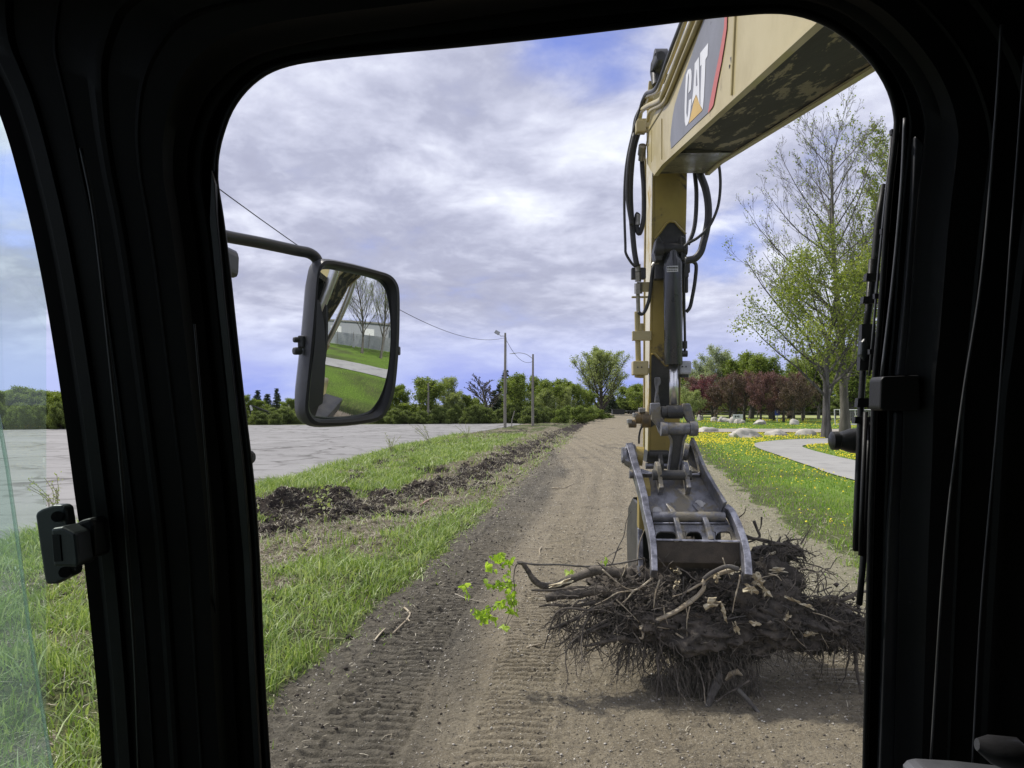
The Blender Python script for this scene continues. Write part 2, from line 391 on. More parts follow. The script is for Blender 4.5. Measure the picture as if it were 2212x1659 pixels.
# car park: old asphalt with cracks
def asphalt(name, base, crack_w, vs, light=1.0):
    m = bpy.data.materials.new(name); m.use_nodes = True; t = NT(m.node_tree); b = t.n['Principled BSDF']
    tcn = t.add('ShaderNodeTexCoord'); ob = tcn.outputs['Object']
    n = t.noise(ob, .12, 5, .6); nf = t.noise(ob, 40, 4, .7); nm = t.noise(ob, .9, 5, .65)
    c = t.mix(t.smooth(n, .3, .7), tuple(v*.88 for v in base), tuple(v*1.1 for v in base))
    c = t.mix(t.smooth(nm, .48, .75), c, tuple(v*.74 for v in base)); c = t.mix(t.smooth(nf, .55, .75), c, tuple(v*1.25 for v in base))
    if crack_w:
        wn = t.add('ShaderNodeTexNoise'); wn.inputs['Scale'].default_value = .45; wn.inputs['Detail'].default_value = 6; t.link(ob, wn.inputs[0])
        vm = t.add('ShaderNodeVectorMath', operation='MULTIPLY_ADD'); t.link(wn.outputs['Color'], vm.inputs[0]); vm.inputs[1].default_value = (4.5, 4.5, 0); t.link(ob, vm.inputs[2])
        tot = None
        for sc, wd, amt, sx in ((vs, crack_w, .85, 1.0), (vs*2.6, crack_w*.9, .45, .6)):
            mp = t.add('ShaderNodeMapping'); mp.inputs['Scale'].default_value = (sx, 1, 0); t.link(vm.outputs[0], mp.inputs[0])
            vo = t.add('ShaderNodeTexVoronoi', feature='DISTANCE_TO_EDGE'); vo.inputs['Scale'].default_value = sc; t.link(mp.outputs[0], vo.inputs['Vector'])
            k = t.math('MULTIPLY', t.math('SUBTRACT', 1.0, t.smooth(vo.outputs['Distance'], wd*sc*.25, wd*sc)), amt)
            k = t.math('MULTIPLY', k, t.smooth(t.noise(ob, .25 if sc == vs else .6, 3, .5), .38, .55))
            tot = k if tot is None else t.math('MAXIMUM', tot, k)
        c = t.mix(tot, c, (.07, .066, .06))
    t.link(c, b.inputs['Base Color']); b.inputs['Roughness'].default_value = .85; b.inputs['Specular IOR Level'].default_value = .25
    bp = t.add('ShaderNodeBump'); bp.inputs['Strength'].default_value = .3; bp.inputs['Distance'].default_value = .01; t.link(nf, bp.inputs['Height']); t.link(bp.outputs[0], b.inputs['Normal'])
    return m
lot_pts = [(xA(y)+.25*math.sin(y*1.7)*.3, y) for y in np.arange(-60, 106, .7)]
far = [(x, yF(x)+.5*math.sin(x*.9)) for x in np.arange(2, -90, -2)]
mb = MB()
rows = []
for (x, y) in lot_pts:
    xl = np.interp(y, [-60, 50, 77, 92, 98, 106], [-130, -90, -50, -33, -10, 3.0])
    rows.append([Vector((x + (xl-x)*k/6.0, y, .0)) for k in range(7)] if xl < x else [Vector((x - k*.01, y, 0)) for k in range(7)])
mb.quadgrid(rows); tag(mb.build('car_park', asphalt('weathered_asphalt', (.245, .24, .236), .20, .13)), kind='structure')

def ribbon(name, L, Rr, mt, z):
    mb = MB(); Lc = curve_pts([(a[0], a[1], z) for a in L], 6); Rc = curve_pts([(a[0], a[1], z) for a in Rr], 6)
    rows = [[l.lerp(r, k/4) for k in range(5)] for l, r in zip(Lc, Rc)]
    mb.quadgrid(rows); return tag(mb.build(name, mt), kind='structure')
path_m = asphalt('path_asphalt', (.30, .295, .28), 0, 1)
ribbon('path', [(11.2, -60), (11.3, -10), (11.5, 10), (11.9, 25.8), (12.7, 31.8), (13.7, 38.3), (14.8, 45), (16, 49.2), (17.6, 52), (20.2, 54.7), (24.1, 56.8), (34, 58), (60, 58)],
       [(14.6, -60), (14.7, -10), (15.0, 10), (15.4, 27), (16.0, 34.4), (16.4, 38.0), (17.2, 43), (18.0, 46.2), (19.0, 47.9), (20.9, 49.4), (25, 51.4), (34, 52.8), (60, 53)], path_m, .045)
ribbon('gravel_road', [(14, 68), (20, 68.2), (30, 67.6), (50, 66), (90, 62), (140, 58)], [(16, 77.5), (21, 77.3), (30, 76.6), (50, 75), (90, 71), (140, 67)],
       pmat('pale_gravel', (.34, .31, .26), (.27, .245, .21), 1.5, .95, bump=.3, bscale=30), .09)

# ------------------------------------------------------------------ grass, straw, twigs, stones, dandelions
rng = np.random.default_rng(5)
def blades(name, x, y, hgt, wid, mt, lean=.45, z=None):
    n = len(x); z = height(x, y) if z is None else z
    an = rng.uniform(0, 2*np.pi, n); la = rng.uniform(0, 2*np.pi, n); ln = np.abs(rng.normal(0, lean, n))*hgt
    dx, dy = np.cos(an)*wid/2, np.sin(an)*wid/2; lx, ly = np.cos(la)*ln, np.sin(la)*ln
    V = np.zeros((n, 5, 3)); base = np.stack([x, y, z-.01], -1)
    V[:, 0] = base + np.stack([-dx, -dy, 0*x], -1); V[:, 1] = base + np.stack([dx, dy, 0*x], -1)
    V[:, 2] = base + np.stack([dx*.8+lx*.35, dy*.8+ly*.35, hgt*.6], -1); V[:, 3] = base + np.stack([-dx*.8+lx*.35, -dy*.8+ly*.35, hgt*.6], -1)
    V[:, 4] = base + np.stack([lx, ly, hgt*.95], -1)
    o = np.arange(n)[:, None]*5
    F4 = np.concatenate([o+np.array([0, 1, 2, 2]), o+np.array([0, 2, 3, 3]), o+np.array([3, 2, 4, 4])])[:, :3]
    F4 = np.concatenate([o+np.array([0, 1, 2]), o+np.array([0, 2, 3]), o+np.array([3, 2, 4])])
    return tag(np_mesh(name, V.reshape(-1, 3), F4, mt), kind='stuff')
def scatter(n, x0, x1, y0, y1, fn):
    x = rng.uniform(x0, x1, n); y = rng.uniform(y0, y1, n); k = rng.uniform(0, 1, n) < fn(x, y); return x[k], y[k]
def p_of(y, lo, hi): return np.clip((hi/np.maximum(y, hi))**1.3, lo, 1)
mgr = leafmat('grass_blades', [(.10, .16, .035), (.21, .31, .075), (.34, .43, .16), (.50, .55, .32)], .3, 1.2)
mlawn = leafmat('lawn_blades', [(.09, .19, .018), (.17, .31, .035), (.27, .41, .07), (.38, .47, .14)], .3, .6)
mdry = leafmat('dry_grass_blades', [(.16, .145, .09), (.34, .31, .21), (.48, .45, .34)], .15, 1.5)
def d_left(x, y):
    r, l, s, m = masks(x, y); q = (x > xA(y)-.12)*np.maximum(1-r, .16*sstep(xL(y)+.75-x, 0, .8)*sstep(fbm(x*4, y*4, 0, 3, 93), -.2, .3))*(1-s)*(1-.92*m)
    clump = sstep(fbm(x*1.8, y*1.8, 0, 4, 91), -.35, .3); return q*(.42+.58*clump)*p_of(y, .1, 14)
X, Y = scatter(900000, -11, 6, 4.5, 62, d_left)
hh_ = (.07+.20*rng.random(len(X))**2)*(.7+.6*sstep(fbm(X*.8, Y*.8, 0, 3, 95), -.3, .5))*np.where(X < xA(Y)+1.6, 1.35, 1.0)
blades('grass', X, Y, hh_*np.where(X > xL(Y)-.1, .45, 1.0), .010+.0008*Y, mgr, 1.0).name = 'verge_grass'
def d_dead(x, y):
    r, l, s, m = masks(x, y); return (x > xA(y)-.1)*(1-r*.97)*(.24+.8*m+.16*s)*p_of(y, .08, 14)
X, Y = scatter(150000, -10.5, 8, 4.5, 70, d_dead)
blades('dry_grass', X, Y, .03+.08*rng.random(len(X)), .006+.0006*Y, mdry, 1.6)
def d_right(x, y):
    r, l, s, m = masks(x, y)
    onpath = (x > np.interp(y, [-60, 10, 25.8, 31.8, 38.3, 45, 49.2, 52, 54.7, 56.8], [11.2, 11.5, 11.9, 12.7, 13.7, 14.8, 16, 17.6, 20.2, 24.1])-.05)
    inner = (x > np.interp(y, [-60, 10, 27, 34.4, 38, 43, 46.2, 47.9, 49.4, 51.4, 54], [14.6, 15.0, 15.4, 16.0, 16.4, 17.2, 18, 19, 20.9, 25, 60])+.05)*(y < 52)
    ok = np.where(onpath & ~inner & (y < 58), 0, 1)*np.where((y > 67.3) & (y < 77.8), 0, 1)
    return sstep(x-xR(y), -.9, .9)*ok*(1-.85*r)*p_of(y, .05, 16)
X, Y = scatter(420000, 4, 40, -2, 110, d_right)
blades('lawn_grass', X, Y, (.05+.07*rng.random(len(X)))*(.8+.5*sstep(fbm(X*.5, Y*.5, 0, 3, 97), -.3, .4)), .008+.0009*np.abs(Y), mlawn, .5)

# dandelions: a yellow disc on a short stalk each
def dandelions(name, X, Y, r):
    n = len(X); Z = np.maximum(height(X, Y), 0)+.07+.05*rng.random(n); a = np.arange(6)/6*2*np.pi
    tx, ty = rng.normal(0, .35, n), rng.normal(-.35, .35, n)
    V = np.zeros((n, 7, 3)); V[:, 6] = np.stack([X, Y, Z+.35*r], -1)
    for k in range(6):
        cx_, cy_ = np.cos(a[k])*r, np.sin(a[k])*r; V[:, k] = np.stack([X+cx_, Y+cy_, Z-tx*cx_-ty*cy_], -1)
    o = np.arange(n)[:, None]*7; Fc = np.concatenate([o+np.array([k, (k+1) % 6, 6]) for k in range(6)])
    tag(np_mesh(name, V.reshape(-1, 3), Fc, leafmat('dandelion_yellow', [(.62, .47, .01), (.8, .66, .02), (.9, .78, .05)], .25)), kind='stuff')
def d_dan(x, y):
    g = d_right(x, y)/p_of(y, .05, 16)
    edge = np.interp(y, [-60, 10, 25.8, 31.8, 38.3, 45, 49.2, 52, 54.7, 56.8], [11.2, 11.5, 11.9, 12.7, 13.7, 14.8, 16, 17.6, 20.2, 24.1])
    near = np.exp(-np.clip(edge-x, 0, 99)/1.3)*.55*sstep(y, 60, 52); clump = sstep(fbm(x*.5, y*.35, 0, 4, 99), -.05, .5)
    band = sstep(y, 43, 52)*sstep(y, 68, 66)*(.35+.65*clump); park = sstep(y, 77, 79)*.30*clump
    return g*np.clip(near*(.4+clump)+band*.8+park+.02+.05*clump, 0, 1)
X, Y = scatter(75000, 6, 44, 6, 68, d_dan); X2, Y2 = scatter(26000, 14, 60, 77, 130, d_dan)
X = np.concatenate([X, X2]); Y = np.concatenate([Y, Y2])
dandelions('dandelions', X, Y, .010+.009*rng.random(len(X))+.00040*Y)

# straws, chips and twigs lying about
def slivers(name, X, Y, ln, wd, mt, tilt=.25, lift=.01):
    n = len(X); Z = height(X, Y)+lift; a = rng.uniform(0, 2*np.pi, n); el = rng.normal(0, tilt, n)
    d = np.stack([np.cos(a)*np.cos(el), np.sin(a)*np.cos(el), np.sin(el)], -1)*ln[:, None]/2; s = np.stack([-np.sin(a), np.cos(a), 0*a], -1)*wd[:, None]/2
    c = np.stack([X, Y, Z], -1); k = np.stack([-np.sin(a), np.cos(a), 0*a], -1)*(ln*rng.normal(0, .12, n))[:, None] + np.array([0, 0, .004])
    V = np.stack([c-d-s, c-d+s, c+k+s, c+k-s, c+d+s*.6, c+d-s*.6], 1); o = np.arange(n)[:, None]*6
    Fc = np.concatenate([o+np.array([0, 1, 2, 3]), o+np.array([3, 2, 4, 5])])
    return tag(np_mesh(name, V.reshape(-1, 3), Fc, mt), kind='stuff')
mstraw = leafmat('straw', [(.10, .08, .055), (.22, .19, .13), (.38, .34, .25), (.5, .46, .36)], .0, 2)
def d_str(x, y):
    r, l, s, m = masks(x, y); return (x > xA(y))*np.clip(m*1.0+.3*s+.035*r+.08, 0, 1)*p_of(y, .08, 16)*(x < xR(y)+1)
X, Y = scatter(260000, -10, 8, 4.6, 70, d_str)
_r, _l, _s, _m = masks(X, Y)
slivers('straw', X, Y, (.04+.2*rng.random(len(X))**2)*(1-.6*_r), .0035+.00045*Y, mstraw, .22, .02)
X, Y = scatter(1200, -10, 8, 6.5, 40, lambda x, y: d_str(x, y)*(y > 5))
slivers('fallen_twigs', X, Y, .25+.5*rng.random(len(X)), .01+.01*rng.random(len(X)), mstraw, .12, .03)
# stones and clods
def stones(name, X, Y, r, mt, sink=.3):
    n = len(X); base = np.array([(1, 0, 0), (-1, 0, 0), (0, 1, 0), (0, -1, 0), (0, 0, 1), (0, 0, -1)], float)
    fc = np.array([(0, 2, 4), (2, 1, 4), (1, 3, 4), (3, 0, 4), (2, 0, 5), (1, 2, 5), (3, 1, 5), (0, 3, 5)])
    V = base[None]*rng.uniform(.6, 1.3, (n, 6, 1))*r[:, None, None]*rng.uniform(.6, 1.3, (n, 1, 3)); a = rng.uniform(0, 6.28, n)
    vx = V[..., 0]*np.cos(a)[:, None]-V[..., 1]*np.sin(a)[:, None]; vy = V[..., 0]*np.sin(a)[:, None]+V[..., 1]*np.cos(a)[:, None]
    V = np.stack([vx+X[:, None], vy+Y[:, None], V[..., 2]*.7+(height(X, Y)+r*sink)[:, None]], -1)
    return tag(np_mesh(name, V.reshape(-1, 3), (np.arange(n)[:, None, None]*6+fc).reshape(-1, 3), mt), kind='stuff')
def d_st(x, y): r, l, s, m = masks(x, y); return r*p_of(y, .1, 9)
X, Y = scatter(170000, -3, 9, 4.8, 45, d_st)
stones('gravel', X, Y, (.003+.013*rng.random(len(X))**4+.00022*Y), leafmat('gravel_stones', [(.04, .034, .027), (.10, .085, .065), (.2, .175, .135), (.36, .33, .28), (.6, .57, .5)], 0, 3))
def d_cl(x, y): r, l, s, m = masks(x, y); return (x > xA(y))*np.clip(s*1.0+.35*r*sstep(trackx(0)(y)+.9-x, 0, .5)+.12*m, 0, 1)*p_of(y, .1, 16)
X, Y = scatter(60000, -9, 9, 4.8, 60, d_cl)
_r, _l, _s, _m = masks(X, Y)
stones('soil_clods', X, Y, (.010+.055*rng.random(len(X))**3)*(1-.62*_r)+.0005*Y, pmat('clod_soil', (.022, .017, .014), (.06, .047, .037), 8, .95, bump=.6), .2)
# ------------------------------------------------------------------ trees
def tree_mesh(seed, H, tr, spec):
    """spec: levels list of dicts(n, t0, ang, ratio, seg, wob, up), plus leaf settings. Returns MB of wood and (N,3) leaf points"""
    rd = random.Random(seed); mb = MB(); lp = []
    L = spec['levels']; tip = spec.get('tip', .35)
    def rec(p, d, ln, r, lev):
        s = L[lev]; n = s.get('seg', 5); pts = [p.copy()]; dirs = [d.copy()]
        for i in range(n):
            d = (d + Vector((rd.gauss(0, 1), rd.gauss(0, 1), rd.gauss(0, 1)))*s.get('wob', .12) + UP*s.get('up', .1)).normalized()
            p = p + d*ln/n; pts.append(p.copy()); dirs.append(d.copy())
        rad = [max(r*(1-(1-tip)*i/n), spec.get('rmin', .008)) for i in range(n+1)]
        if lev == 0 and spec.get('flare'): rad[0] *= spec['flare']
        mb.tube(pts, rad, 8 if lev == 0 else (5 if lev == 1 else 3), cap=False)
        if lev+1 < len(L):
            c = L[lev+1]
            for k in range(c['n']):
                t = c['t0'] + (1-c['t0'])*((k+rd.random()*.8)/c['n']); f = t*n; i = min(int(f), n-1)
                q = pts[i].lerp(pts[i+1], f-i); dd = dirs[i+1]
                ax = dd.orthogonal().normalized(); ax.rotate(Matrix.Rotation(rd.uniform(0, 6.283) if lev else k*2.4+rd.uniform(-.4, .4), 3, dd))
                an = c['ang']*rd.uniform(.7, 1.25); nd = (dd*math.cos(an)+ax*math.sin(an)).normalized()
                prof = spec['shape'](t) if lev == 0 else (1.15-.65*t)
                rec(q, nd, ln*c['ratio']*prof*rd.uniform(.75, 1.2), rad[i]*c.get('rr', .5), lev+1)
        if lev >= spec['leaf_from']:
            bare = spec.get('bare')
            for k in range(spec['leaves']):
                t = rd.uniform(.25, 1.0); f = t*n; i = min(int(f), n-1); q = pts[i].lerp(pts[i+1], f-i)
                if bare and rd.random() < bare(q): continue
                s_ = spec['spread']; lp.append((q.x+rd.gauss(0, s_), q.y+rd.gauss(0, s_), q.z+rd.gauss(0, s_)))
    rec(Vector((0, 0, -.2)), Vector((spec.get('lean', 0), 0, 1)).normalized(), H, tr, 0)
    return mb, np.array(lp) if lp else np.zeros((0, 3))
def leaf_quads(pts, size, seed=1, droop=.0, aspect=.75):
    r = np.random.default_rng(seed); n = len(pts); s = size*r.uniform(.6, 1.35, n)
    a = r.normal(0, 1, (n, 3)); a /= np.linalg.norm(a, axis=1)[:, None]; c = r.normal(0, 1, (n, 3)); c[:, 2] -= droop
    b_ = np.cross(a, c); b_ /= np.linalg.norm(b_, axis=1)[:, None]; a = a*s[:, None]/2; b_ = b_*s[:, None]*aspect/2
    V = np.stack([pts-a, pts+b_*1.0-a*.1, pts+a, pts-b_*1.0-a*.1], 1)
    return V.reshape(-1, 3), np.arange(n*4).reshape(n, 4)
def make_tree(name, label, spec, H, tr, seed, leafm, barkm, size, loc, group=None, rz=0, scale=1.0, cat='tree', conv=None):
    if conv: wood, lp = conv
    else: wood, lp = tree_mesh(seed, H, tr, spec)
    root = thing(name, label, cat, loc, rz, group); root.scale = (scale,)*3
    wood.build('trunk', barkm, root, True)
    if len(lp):
        V, Fc = leaf_quads(lp, size, seed); np_mesh('crown', V, Fc, leafm, root)
    return root
def copy_tree_at(src, loc, rz, sc, label, group):
    c = copy_tree(src); c.location = loc; c.rotation_euler = (0, 0, rz); c.scale = sc if hasattr(sc, '__len__') else (sc,)*3
    c['label'] = label; c['group'] = group; return c

DIM = {}
def dims(root):
    k = root.name.split('.')[0]+str(root.get('label'))
    mn = Vector((1e9,)*3); mx = Vector((-1e9,)*3)
    for ch in root.children:
        for c in ch.bound_box:
            for i in range(3): mn[i] = min(mn[i], c[i]); mx[i] = max(mx[i], c[i])
    return (mx.x-mn.x+mx.y-mn.y)/2, mx.z
def fit_to(root, px, d, top, wpx, z0=0.0):
    if root.name not in DIM: DIM[root.name] = dims(root)
    W_, H_ = DIM[root.name]; s = wpx/F*d/W_; return (s, s, hgt(top, d)/H_)
def place(src, px, d, top, wpx, lab, grp, first=False):
    sc = fit_to(src, px, d, top, wpx)
    q = at(px, d)-UP*(.55 if src.name.startswith('bushy') else 0)
    if first: src.location = q; src.scale = sc; return src
    return copy_tree_at(src, q, rt.uniform(0, 6.28), sc, lab, grp)
rt = random.Random(77)
bark = pmat('bark_grey', (.075, .068, .056), (.145, .132, .11), 3, .9, bump=.6, bscale=12, stretch=(1, 1, .25))
barkd = pmat('bark_dark', (.045, .038, .032), (.085, .073, .06), 5, .9, bump=.5)
lf_spring = leafmat('leaves_spring_green', [(.10, .15, .028), (.19, .25, .05), (.30, .35, .08)], .35, .35)
lf_poplar = leafmat('leaves_poplar', [(.12, .17, .035), (.22, .27, .06), (.34, .37, .10)], .45, .25)
lf_dark = leafmat('leaves_dark_green', [(.09, .125, .04), (.155, .20, .055), (.24, .28, .09)], .38, .35)
lf_pale = leafmat('leaves_pale', [(.20, .25, .09), (.31, .36, .14), (.42, .46, .22)], .35, .3)
lf_willow = leafmat('leaves_grey_green', [(.24, .29, .18), (.36, .41, .27), (.48, .52, .37)], .35, .3)
lf_maroon = leafmat('leaves_maroon', [(.08, .045, .042), (.14, .07, .07), (.20, .10, .10), (.26, .15, .15)], .25, .5)
lf_maroond = leafmat('leaves_maroon_brown', [(.07, .048, .036), (.12, .08, .055), (.17, .12, .08)], .2, .5)
lf_con = leafmat('needles', [(.035, .055, .035), (.06, .085, .05), (.09, .12, .07)], .1, .6)

rnd_shape = lambda t: .55+.75*math.sin(math.pi*min(1, t*1.05))
S_round = dict(levels=[dict(seg=7, wob=.06, up=.05), dict(n=15, t0=.12, ang=.85, ratio=.44, rr=.42, wob=.16, up=.14), dict(n=8, t0=.2, ang=.7, ratio=.42, rr=.5, wob=.2, up=.1), dict(n=4, t0=.2, ang=.7, ratio=.5, rr=.5, seg=3, wob=.2, up=.05)],
               shape=rnd_shape, leaf_from=2, leaves=24, spread=.2, rmin=.012)
S_bush = dict(levels=[dict(seg=4, wob=.1, up=.1), dict(n=24, t0=.0, ang=.95, ratio=.66, rr=.5, wob=.15, up=.14), dict(n=8, t0=.15, ang=.6, ratio=.45, rr=.5, wob=.2, up=.12), dict(n=3, t0=.3, ang=.6, ratio=.5, seg=3, wob=.2)],
              shape=lambda t: 1.1-.6*t, leaf_from=2, leaves=26, spread=.17, rmin=.01)
S_vase = dict(levels=[dict(seg=6, wob=.05, up=.05), dict(n=20, t0=.14, ang=.55, ratio=.62, rr=.45, wob=.09, up=.13), dict(n=11, t0=.2, ang=.45, ratio=.42, rr=.45, wob=.12, up=.16), dict(n=5, t0=.25, ang=.5, ratio=.45, seg=3, wob=.15, up=.12)],
              shape=lambda t: 1.05-.6*t, leaf_from=2, leaves=15, spread=.22, rmin=.02)
S_dome = dict(levels=[dict(seg=6, wob=.05, up=.05), dict(n=30, t0=.03, ang=.62, ratio=.85, rr=.5, wob=.07, up=.11), dict(n=11, t0=.15, ang=.45, ratio=.38, rr=.45, wob=.12, up=.14), dict(n=5, t0=.2, ang=.5, ratio=.45, seg=3, wob=.15, up=.12)],
              shape=lambda t: 1.0-.78*t, leaf_from=2, leaves=13, spread=.24, rmin=.02)
S_bare = dict(levels=[dict(seg=5, wob=.05), dict(n=14, t0=.2, ang=.5, ratio=.6, rr=.42, wob=.08, up=.10), dict(n=8, t0=.2, ang=.45, ratio=.45, rr=.5, wob=.1, up=.1), dict(n=5, t0=.2, ang=.5, ratio=.45, seg=3, wob=.12, up=.08)],
              shape=lambda t: 1.0-.5*t, leaf_from=9, leaves=0, spread=0, rmin=.02)
S_crab = dict(levels=[dict(seg=4, wob=.05), dict(n=12, t0=.22, ang=.9, ratio=.75, rr=.5, wob=.15, up=.10), dict(n=9, t0=.15, ang=.7, ratio=.45, rr=.45, wob=.2, up=.06), dict(n=4, t0=.2, ang=.6, ratio=.5, seg=3, wob=.2, up=.05)],
              shape=lambda t: 1.1-.4*t, leaf_from=2, leaves=24, spread=.17, rmin=.015)
def conifer(seed, H, w_):
    rd = random.Random(seed); mb = MB(); mb.tube([(0, 0, -.2), (0, 0, H*.5), (0, 0, H)], [.14, .09, .015], 6, cap=False); lp = []
    z = H*.08
    while z < H*.985:
        k = int(6+rd.random()*3)
        for i in range(k):
            a = rd.uniform(0, 6.28); l = w_*(1-z/H)**.8*rd.uniform(.75, 1.1)+.08
            e = Vector((math.cos(a)*l, math.sin(a)*l, -l*.12+rd.uniform(-.05, .12)))
            mb.tube([(0, 0, z), Vector((0, 0, z))+e], [.025, .008], 3, cap=False)
            for q in range(int(10+34*l)):
                t = rd.random()**.7; pt = Vector((0, 0, z))+e*t; lp.append((pt.x+rd.gauss(0, .11), pt.y+rd.gauss(0, .11), pt.z+rd.gauss(0, .07)))
        z += H*.035+.08
    return mb, np.array(lp)

def at(px, d): return Vector(((px-CX)/F*d, d, 0))
def hgt(py, d): return CAMH+(HY-py)/F*d
GT = 'trees of the far treeline beyond the car park'
# the first of each kind
t_round = make_tree('deciduous_tree', 'widest rounded spring green tree beyond the car park, just right of the mirror', S_round, 5.6, .16, 3, lf_spring, barkd, .17, at(905, 106), GT)
t_bush = make_tree('bushy_tree', 'low dense bushy tree branching from the ground in the far treeline', S_bush, 3.6, .10, 5, lf_dark, barkd, .15, at(960, 104), GT)
t_pale = make_tree('deciduous_tree', 'pale grey green leafing tree in the far treeline, second crown right of the mirror', S_round, 5.8, .15, 8, lf_pale, barkd, .15, at(962, 108), GT, scale=1.0)
t_con = make_tree('conifer_tree', 'dark pointed spruce standing above the bushes behind the car park, left of the mirror', None, 9, .1, 11, lf_con, barkd, .30, at(598, 120), GT, conv=conifer(4, 8.9, 1.5))
t_bare = make_tree('bare_tree', 'leafless grey tree with fanned twigs in the far treeline left of the tall light pole', S_bare, 5.2, .14, 12, lf_pale, bark, .1, at(1056, 118), GT, scale=1.15)
for t_, a_ in ((t_round, (905, 102, 811, 118)), (t_bush, (960, 100, 868, 70)), (t_pale, (962, 106, 810, 82)), (t_con, (598, 118, 838, 34)), (t_bare, (1056, 112, 806, 84))): place(t_, *a_, None, None, first=True)
GEN = 'leafy spring green tree in the far treeline beyond the car park'
GENB = 'low dense bushy tree branching from the ground in the far treeline'
for (px, d, top, wd_, lab) in ((525, 100, 850, 62, GEN), (560, 108, 862, 60, GEN), (628, 104, 858, 60, GEN), (665, 108, 856, 60, GEN), (720, 110, 850, 80, GEN), (780, 108, 845, 80, GEN), (838, 104, 836, 90, GEN), (868, 108, 828, 80, GEN),
                          (1005, 106, 850, 70, GEN), (1030, 112, 862, 60, GEN), (1128, 104, 803, 92, 'tall leafy tree directly behind the right light pole at the end of the car park'), (1103, 108, 815, 70, 'leafy tree filling the gap between the two light poles'),
                          (1172, 112, 816, 90, GEN), (1205, 118, 815, 90, GEN), (1240, 130, 826, 80, GEN), (1378, 200, 826, 90, GEN), (1410, 190, 838, 80, GEN), (1345, 210, 832, 80, GEN),
                          (1430, 170, 838, 80, GEN), (1460, 165, 832, 80, GEN), (1150, 122, 808, 70, GEN), (1262, 140, 840, 60, GEN)):
    place(t_round, px, d, top, wd_, lab, GT)
for px, d, top, wd_ in ((1118, 106, 822, 60), (985, 104, 846, 60), (1185, 110, 836, 60), (1222, 114, 832, 60)):
    place(t_pale, px, d, top, wd_, 'pale grey green leafing tree in the far treeline right of the rounded crowns', GT)
for px, d, top in ((556, 120, 842), (577, 122, 850), (1078, 122, 828), (1092, 126, 798), (1068, 120, 842), (1322, 205, 848)):
    place(t_con, px, d, top, rt.uniform(34, 50), 'dark pointed spruce rising behind the far treeline', GT)
for px in list(range(510, 1300, 13)):
    d = (98 if px > 600 else 94)+rt.uniform(0, 6) + max(0, px-1180)*.35; top = rt.uniform(866, 888) - (8 if 840 < px < 1230 else 0)
    place(t_bush, px+rt.uniform(-6, 6), d, top, rt.uniform(40, 66), GENB, GT)
for px in range(1300, 1500, 16):
    place(t_bush, px, 212+rt.uniform(-10, 12), rt.uniform(846, 860), 60, GENB, GT)
lf_bright = leafmat('leaves_bright', [(.10, .15, .03), (.18, .24, .05), (.27, .32, .08)], .35, .4)
GS = 'shrubs at the end of the verge'; LS = 'bright green shrub where the verge meets the dirt road far away'
t_shrub = make_tree('shrub', LS, S_bush, 2.4, .07, 15, lf_bright, barkd, .14, at(1252, 100), GS, cat='shrub'); place(t_shrub, 1250, 100, 873, 60, None, None, first=True)
for px, d, top, wd_ in ((1228, 102, 872, 50), (1272, 112, 876, 50), (1212, 98, 880, 40), (1292, 125, 880, 40)): place(t_shrub, px, d, top, wd_, LS, GS)
t_vase = make_tree('deciduous_tree', 'very large vase shaped tree with upright limbs at the left end of the dirt road', S_dome, 11.8, .32, 21, lf_pale, barkd, .19, at(1296, 186), GT)
place(t_vase, 1298, 176, 744, 160, None, None, first=True)
# treeline seen through the left door glass
GD = 'dark leafy tree in the far treeline seen through the door window'
for px in range(-60, 180, 15):
    for row in range(2):
        d = 80+row*7+rt.uniform(-2, 3); place(t_round if row else t_bush, px, d, rt.uniform(830, 844) if row else rt.uniform(852, 868), 80 if row else 60, GD, 'trees of the treeline left of the car park')
# park trees on the right
GC = 'maroon crabapple trees in the park'
cr = [(1512, 122, 806, 1), (1541, 116, 803, 0), (1577, 112, 798, 2), (1608, 120, 800, 1), (1643, 108, 797, 1), (1672, 118, 806, 2), (1693, 108, 800, 1), (1715, 104, 801, 2), (1734, 112, 812, 2)]
crl = ['crabapple tree with pinkish maroon crown, leftmost of the park row', 'crabapple tree with the reddest maroon crown, near the left end of the park row', 'crabapple tree with brown maroon crown behind the small white sign',
       'crabapple tree with pinkish maroon crown just right of the white sign', 'crabapple tree with low forking dark trunk and maroon crown midway along the park row',
       'crabapple tree with brown maroon crown, just left of the blue sign', 'crabapple tree with maroon crown directly right of the blue sign', 'crabapple tree with brown crown, second from the right of the park row', 'crabapple tree with narrow dark crown, rightmost of the park row']
lf_red = leafmat('leaves_wine_red', [(.10, .03, .042), (.17, .05, .07), (.23, .08, .10)], .25, .6)
protos = {}
for (px, d, top, kd), lab in zip(cr, crl):
    if kd not in protos:
        protos[kd] = make_tree('crabapple_tree', lab, S_crab, 4.4, .2, 40+kd, (lf_red, lf_maroon, lf_maroond)[kd], barkd, .13, at(px, d), GC); place(protos[kd], px, d, top, 100, None, None, first=True)
    else: place(protos[kd], px, d, top, rt.uniform(84, 104), lab, GC)
GP = 'trees behind the crabapples'
t_wil = make_tree('willow_tree', 'tall pale grey green tree with feathery top behind the left crabapples', S_vase, 8.4, .3, 51, lf_willow, bark, .14, at(1545, 140), GP); place(t_wil, 1545, 140, 742, 110, None, None, first=True)
for px, d, top, wd_, l in ((1508, 145, 775, 80, 'pale grey green feathery tree just right of the stick, behind the crabapples'), (1735, 135, 755, 90, 'pale grey green feathery tree behind the right crabapples'), (1768, 128, 770, 80, 'pale grey green feathery tree beside the poplars')): place(t_wil, px, d, top, wd_, l, GP)
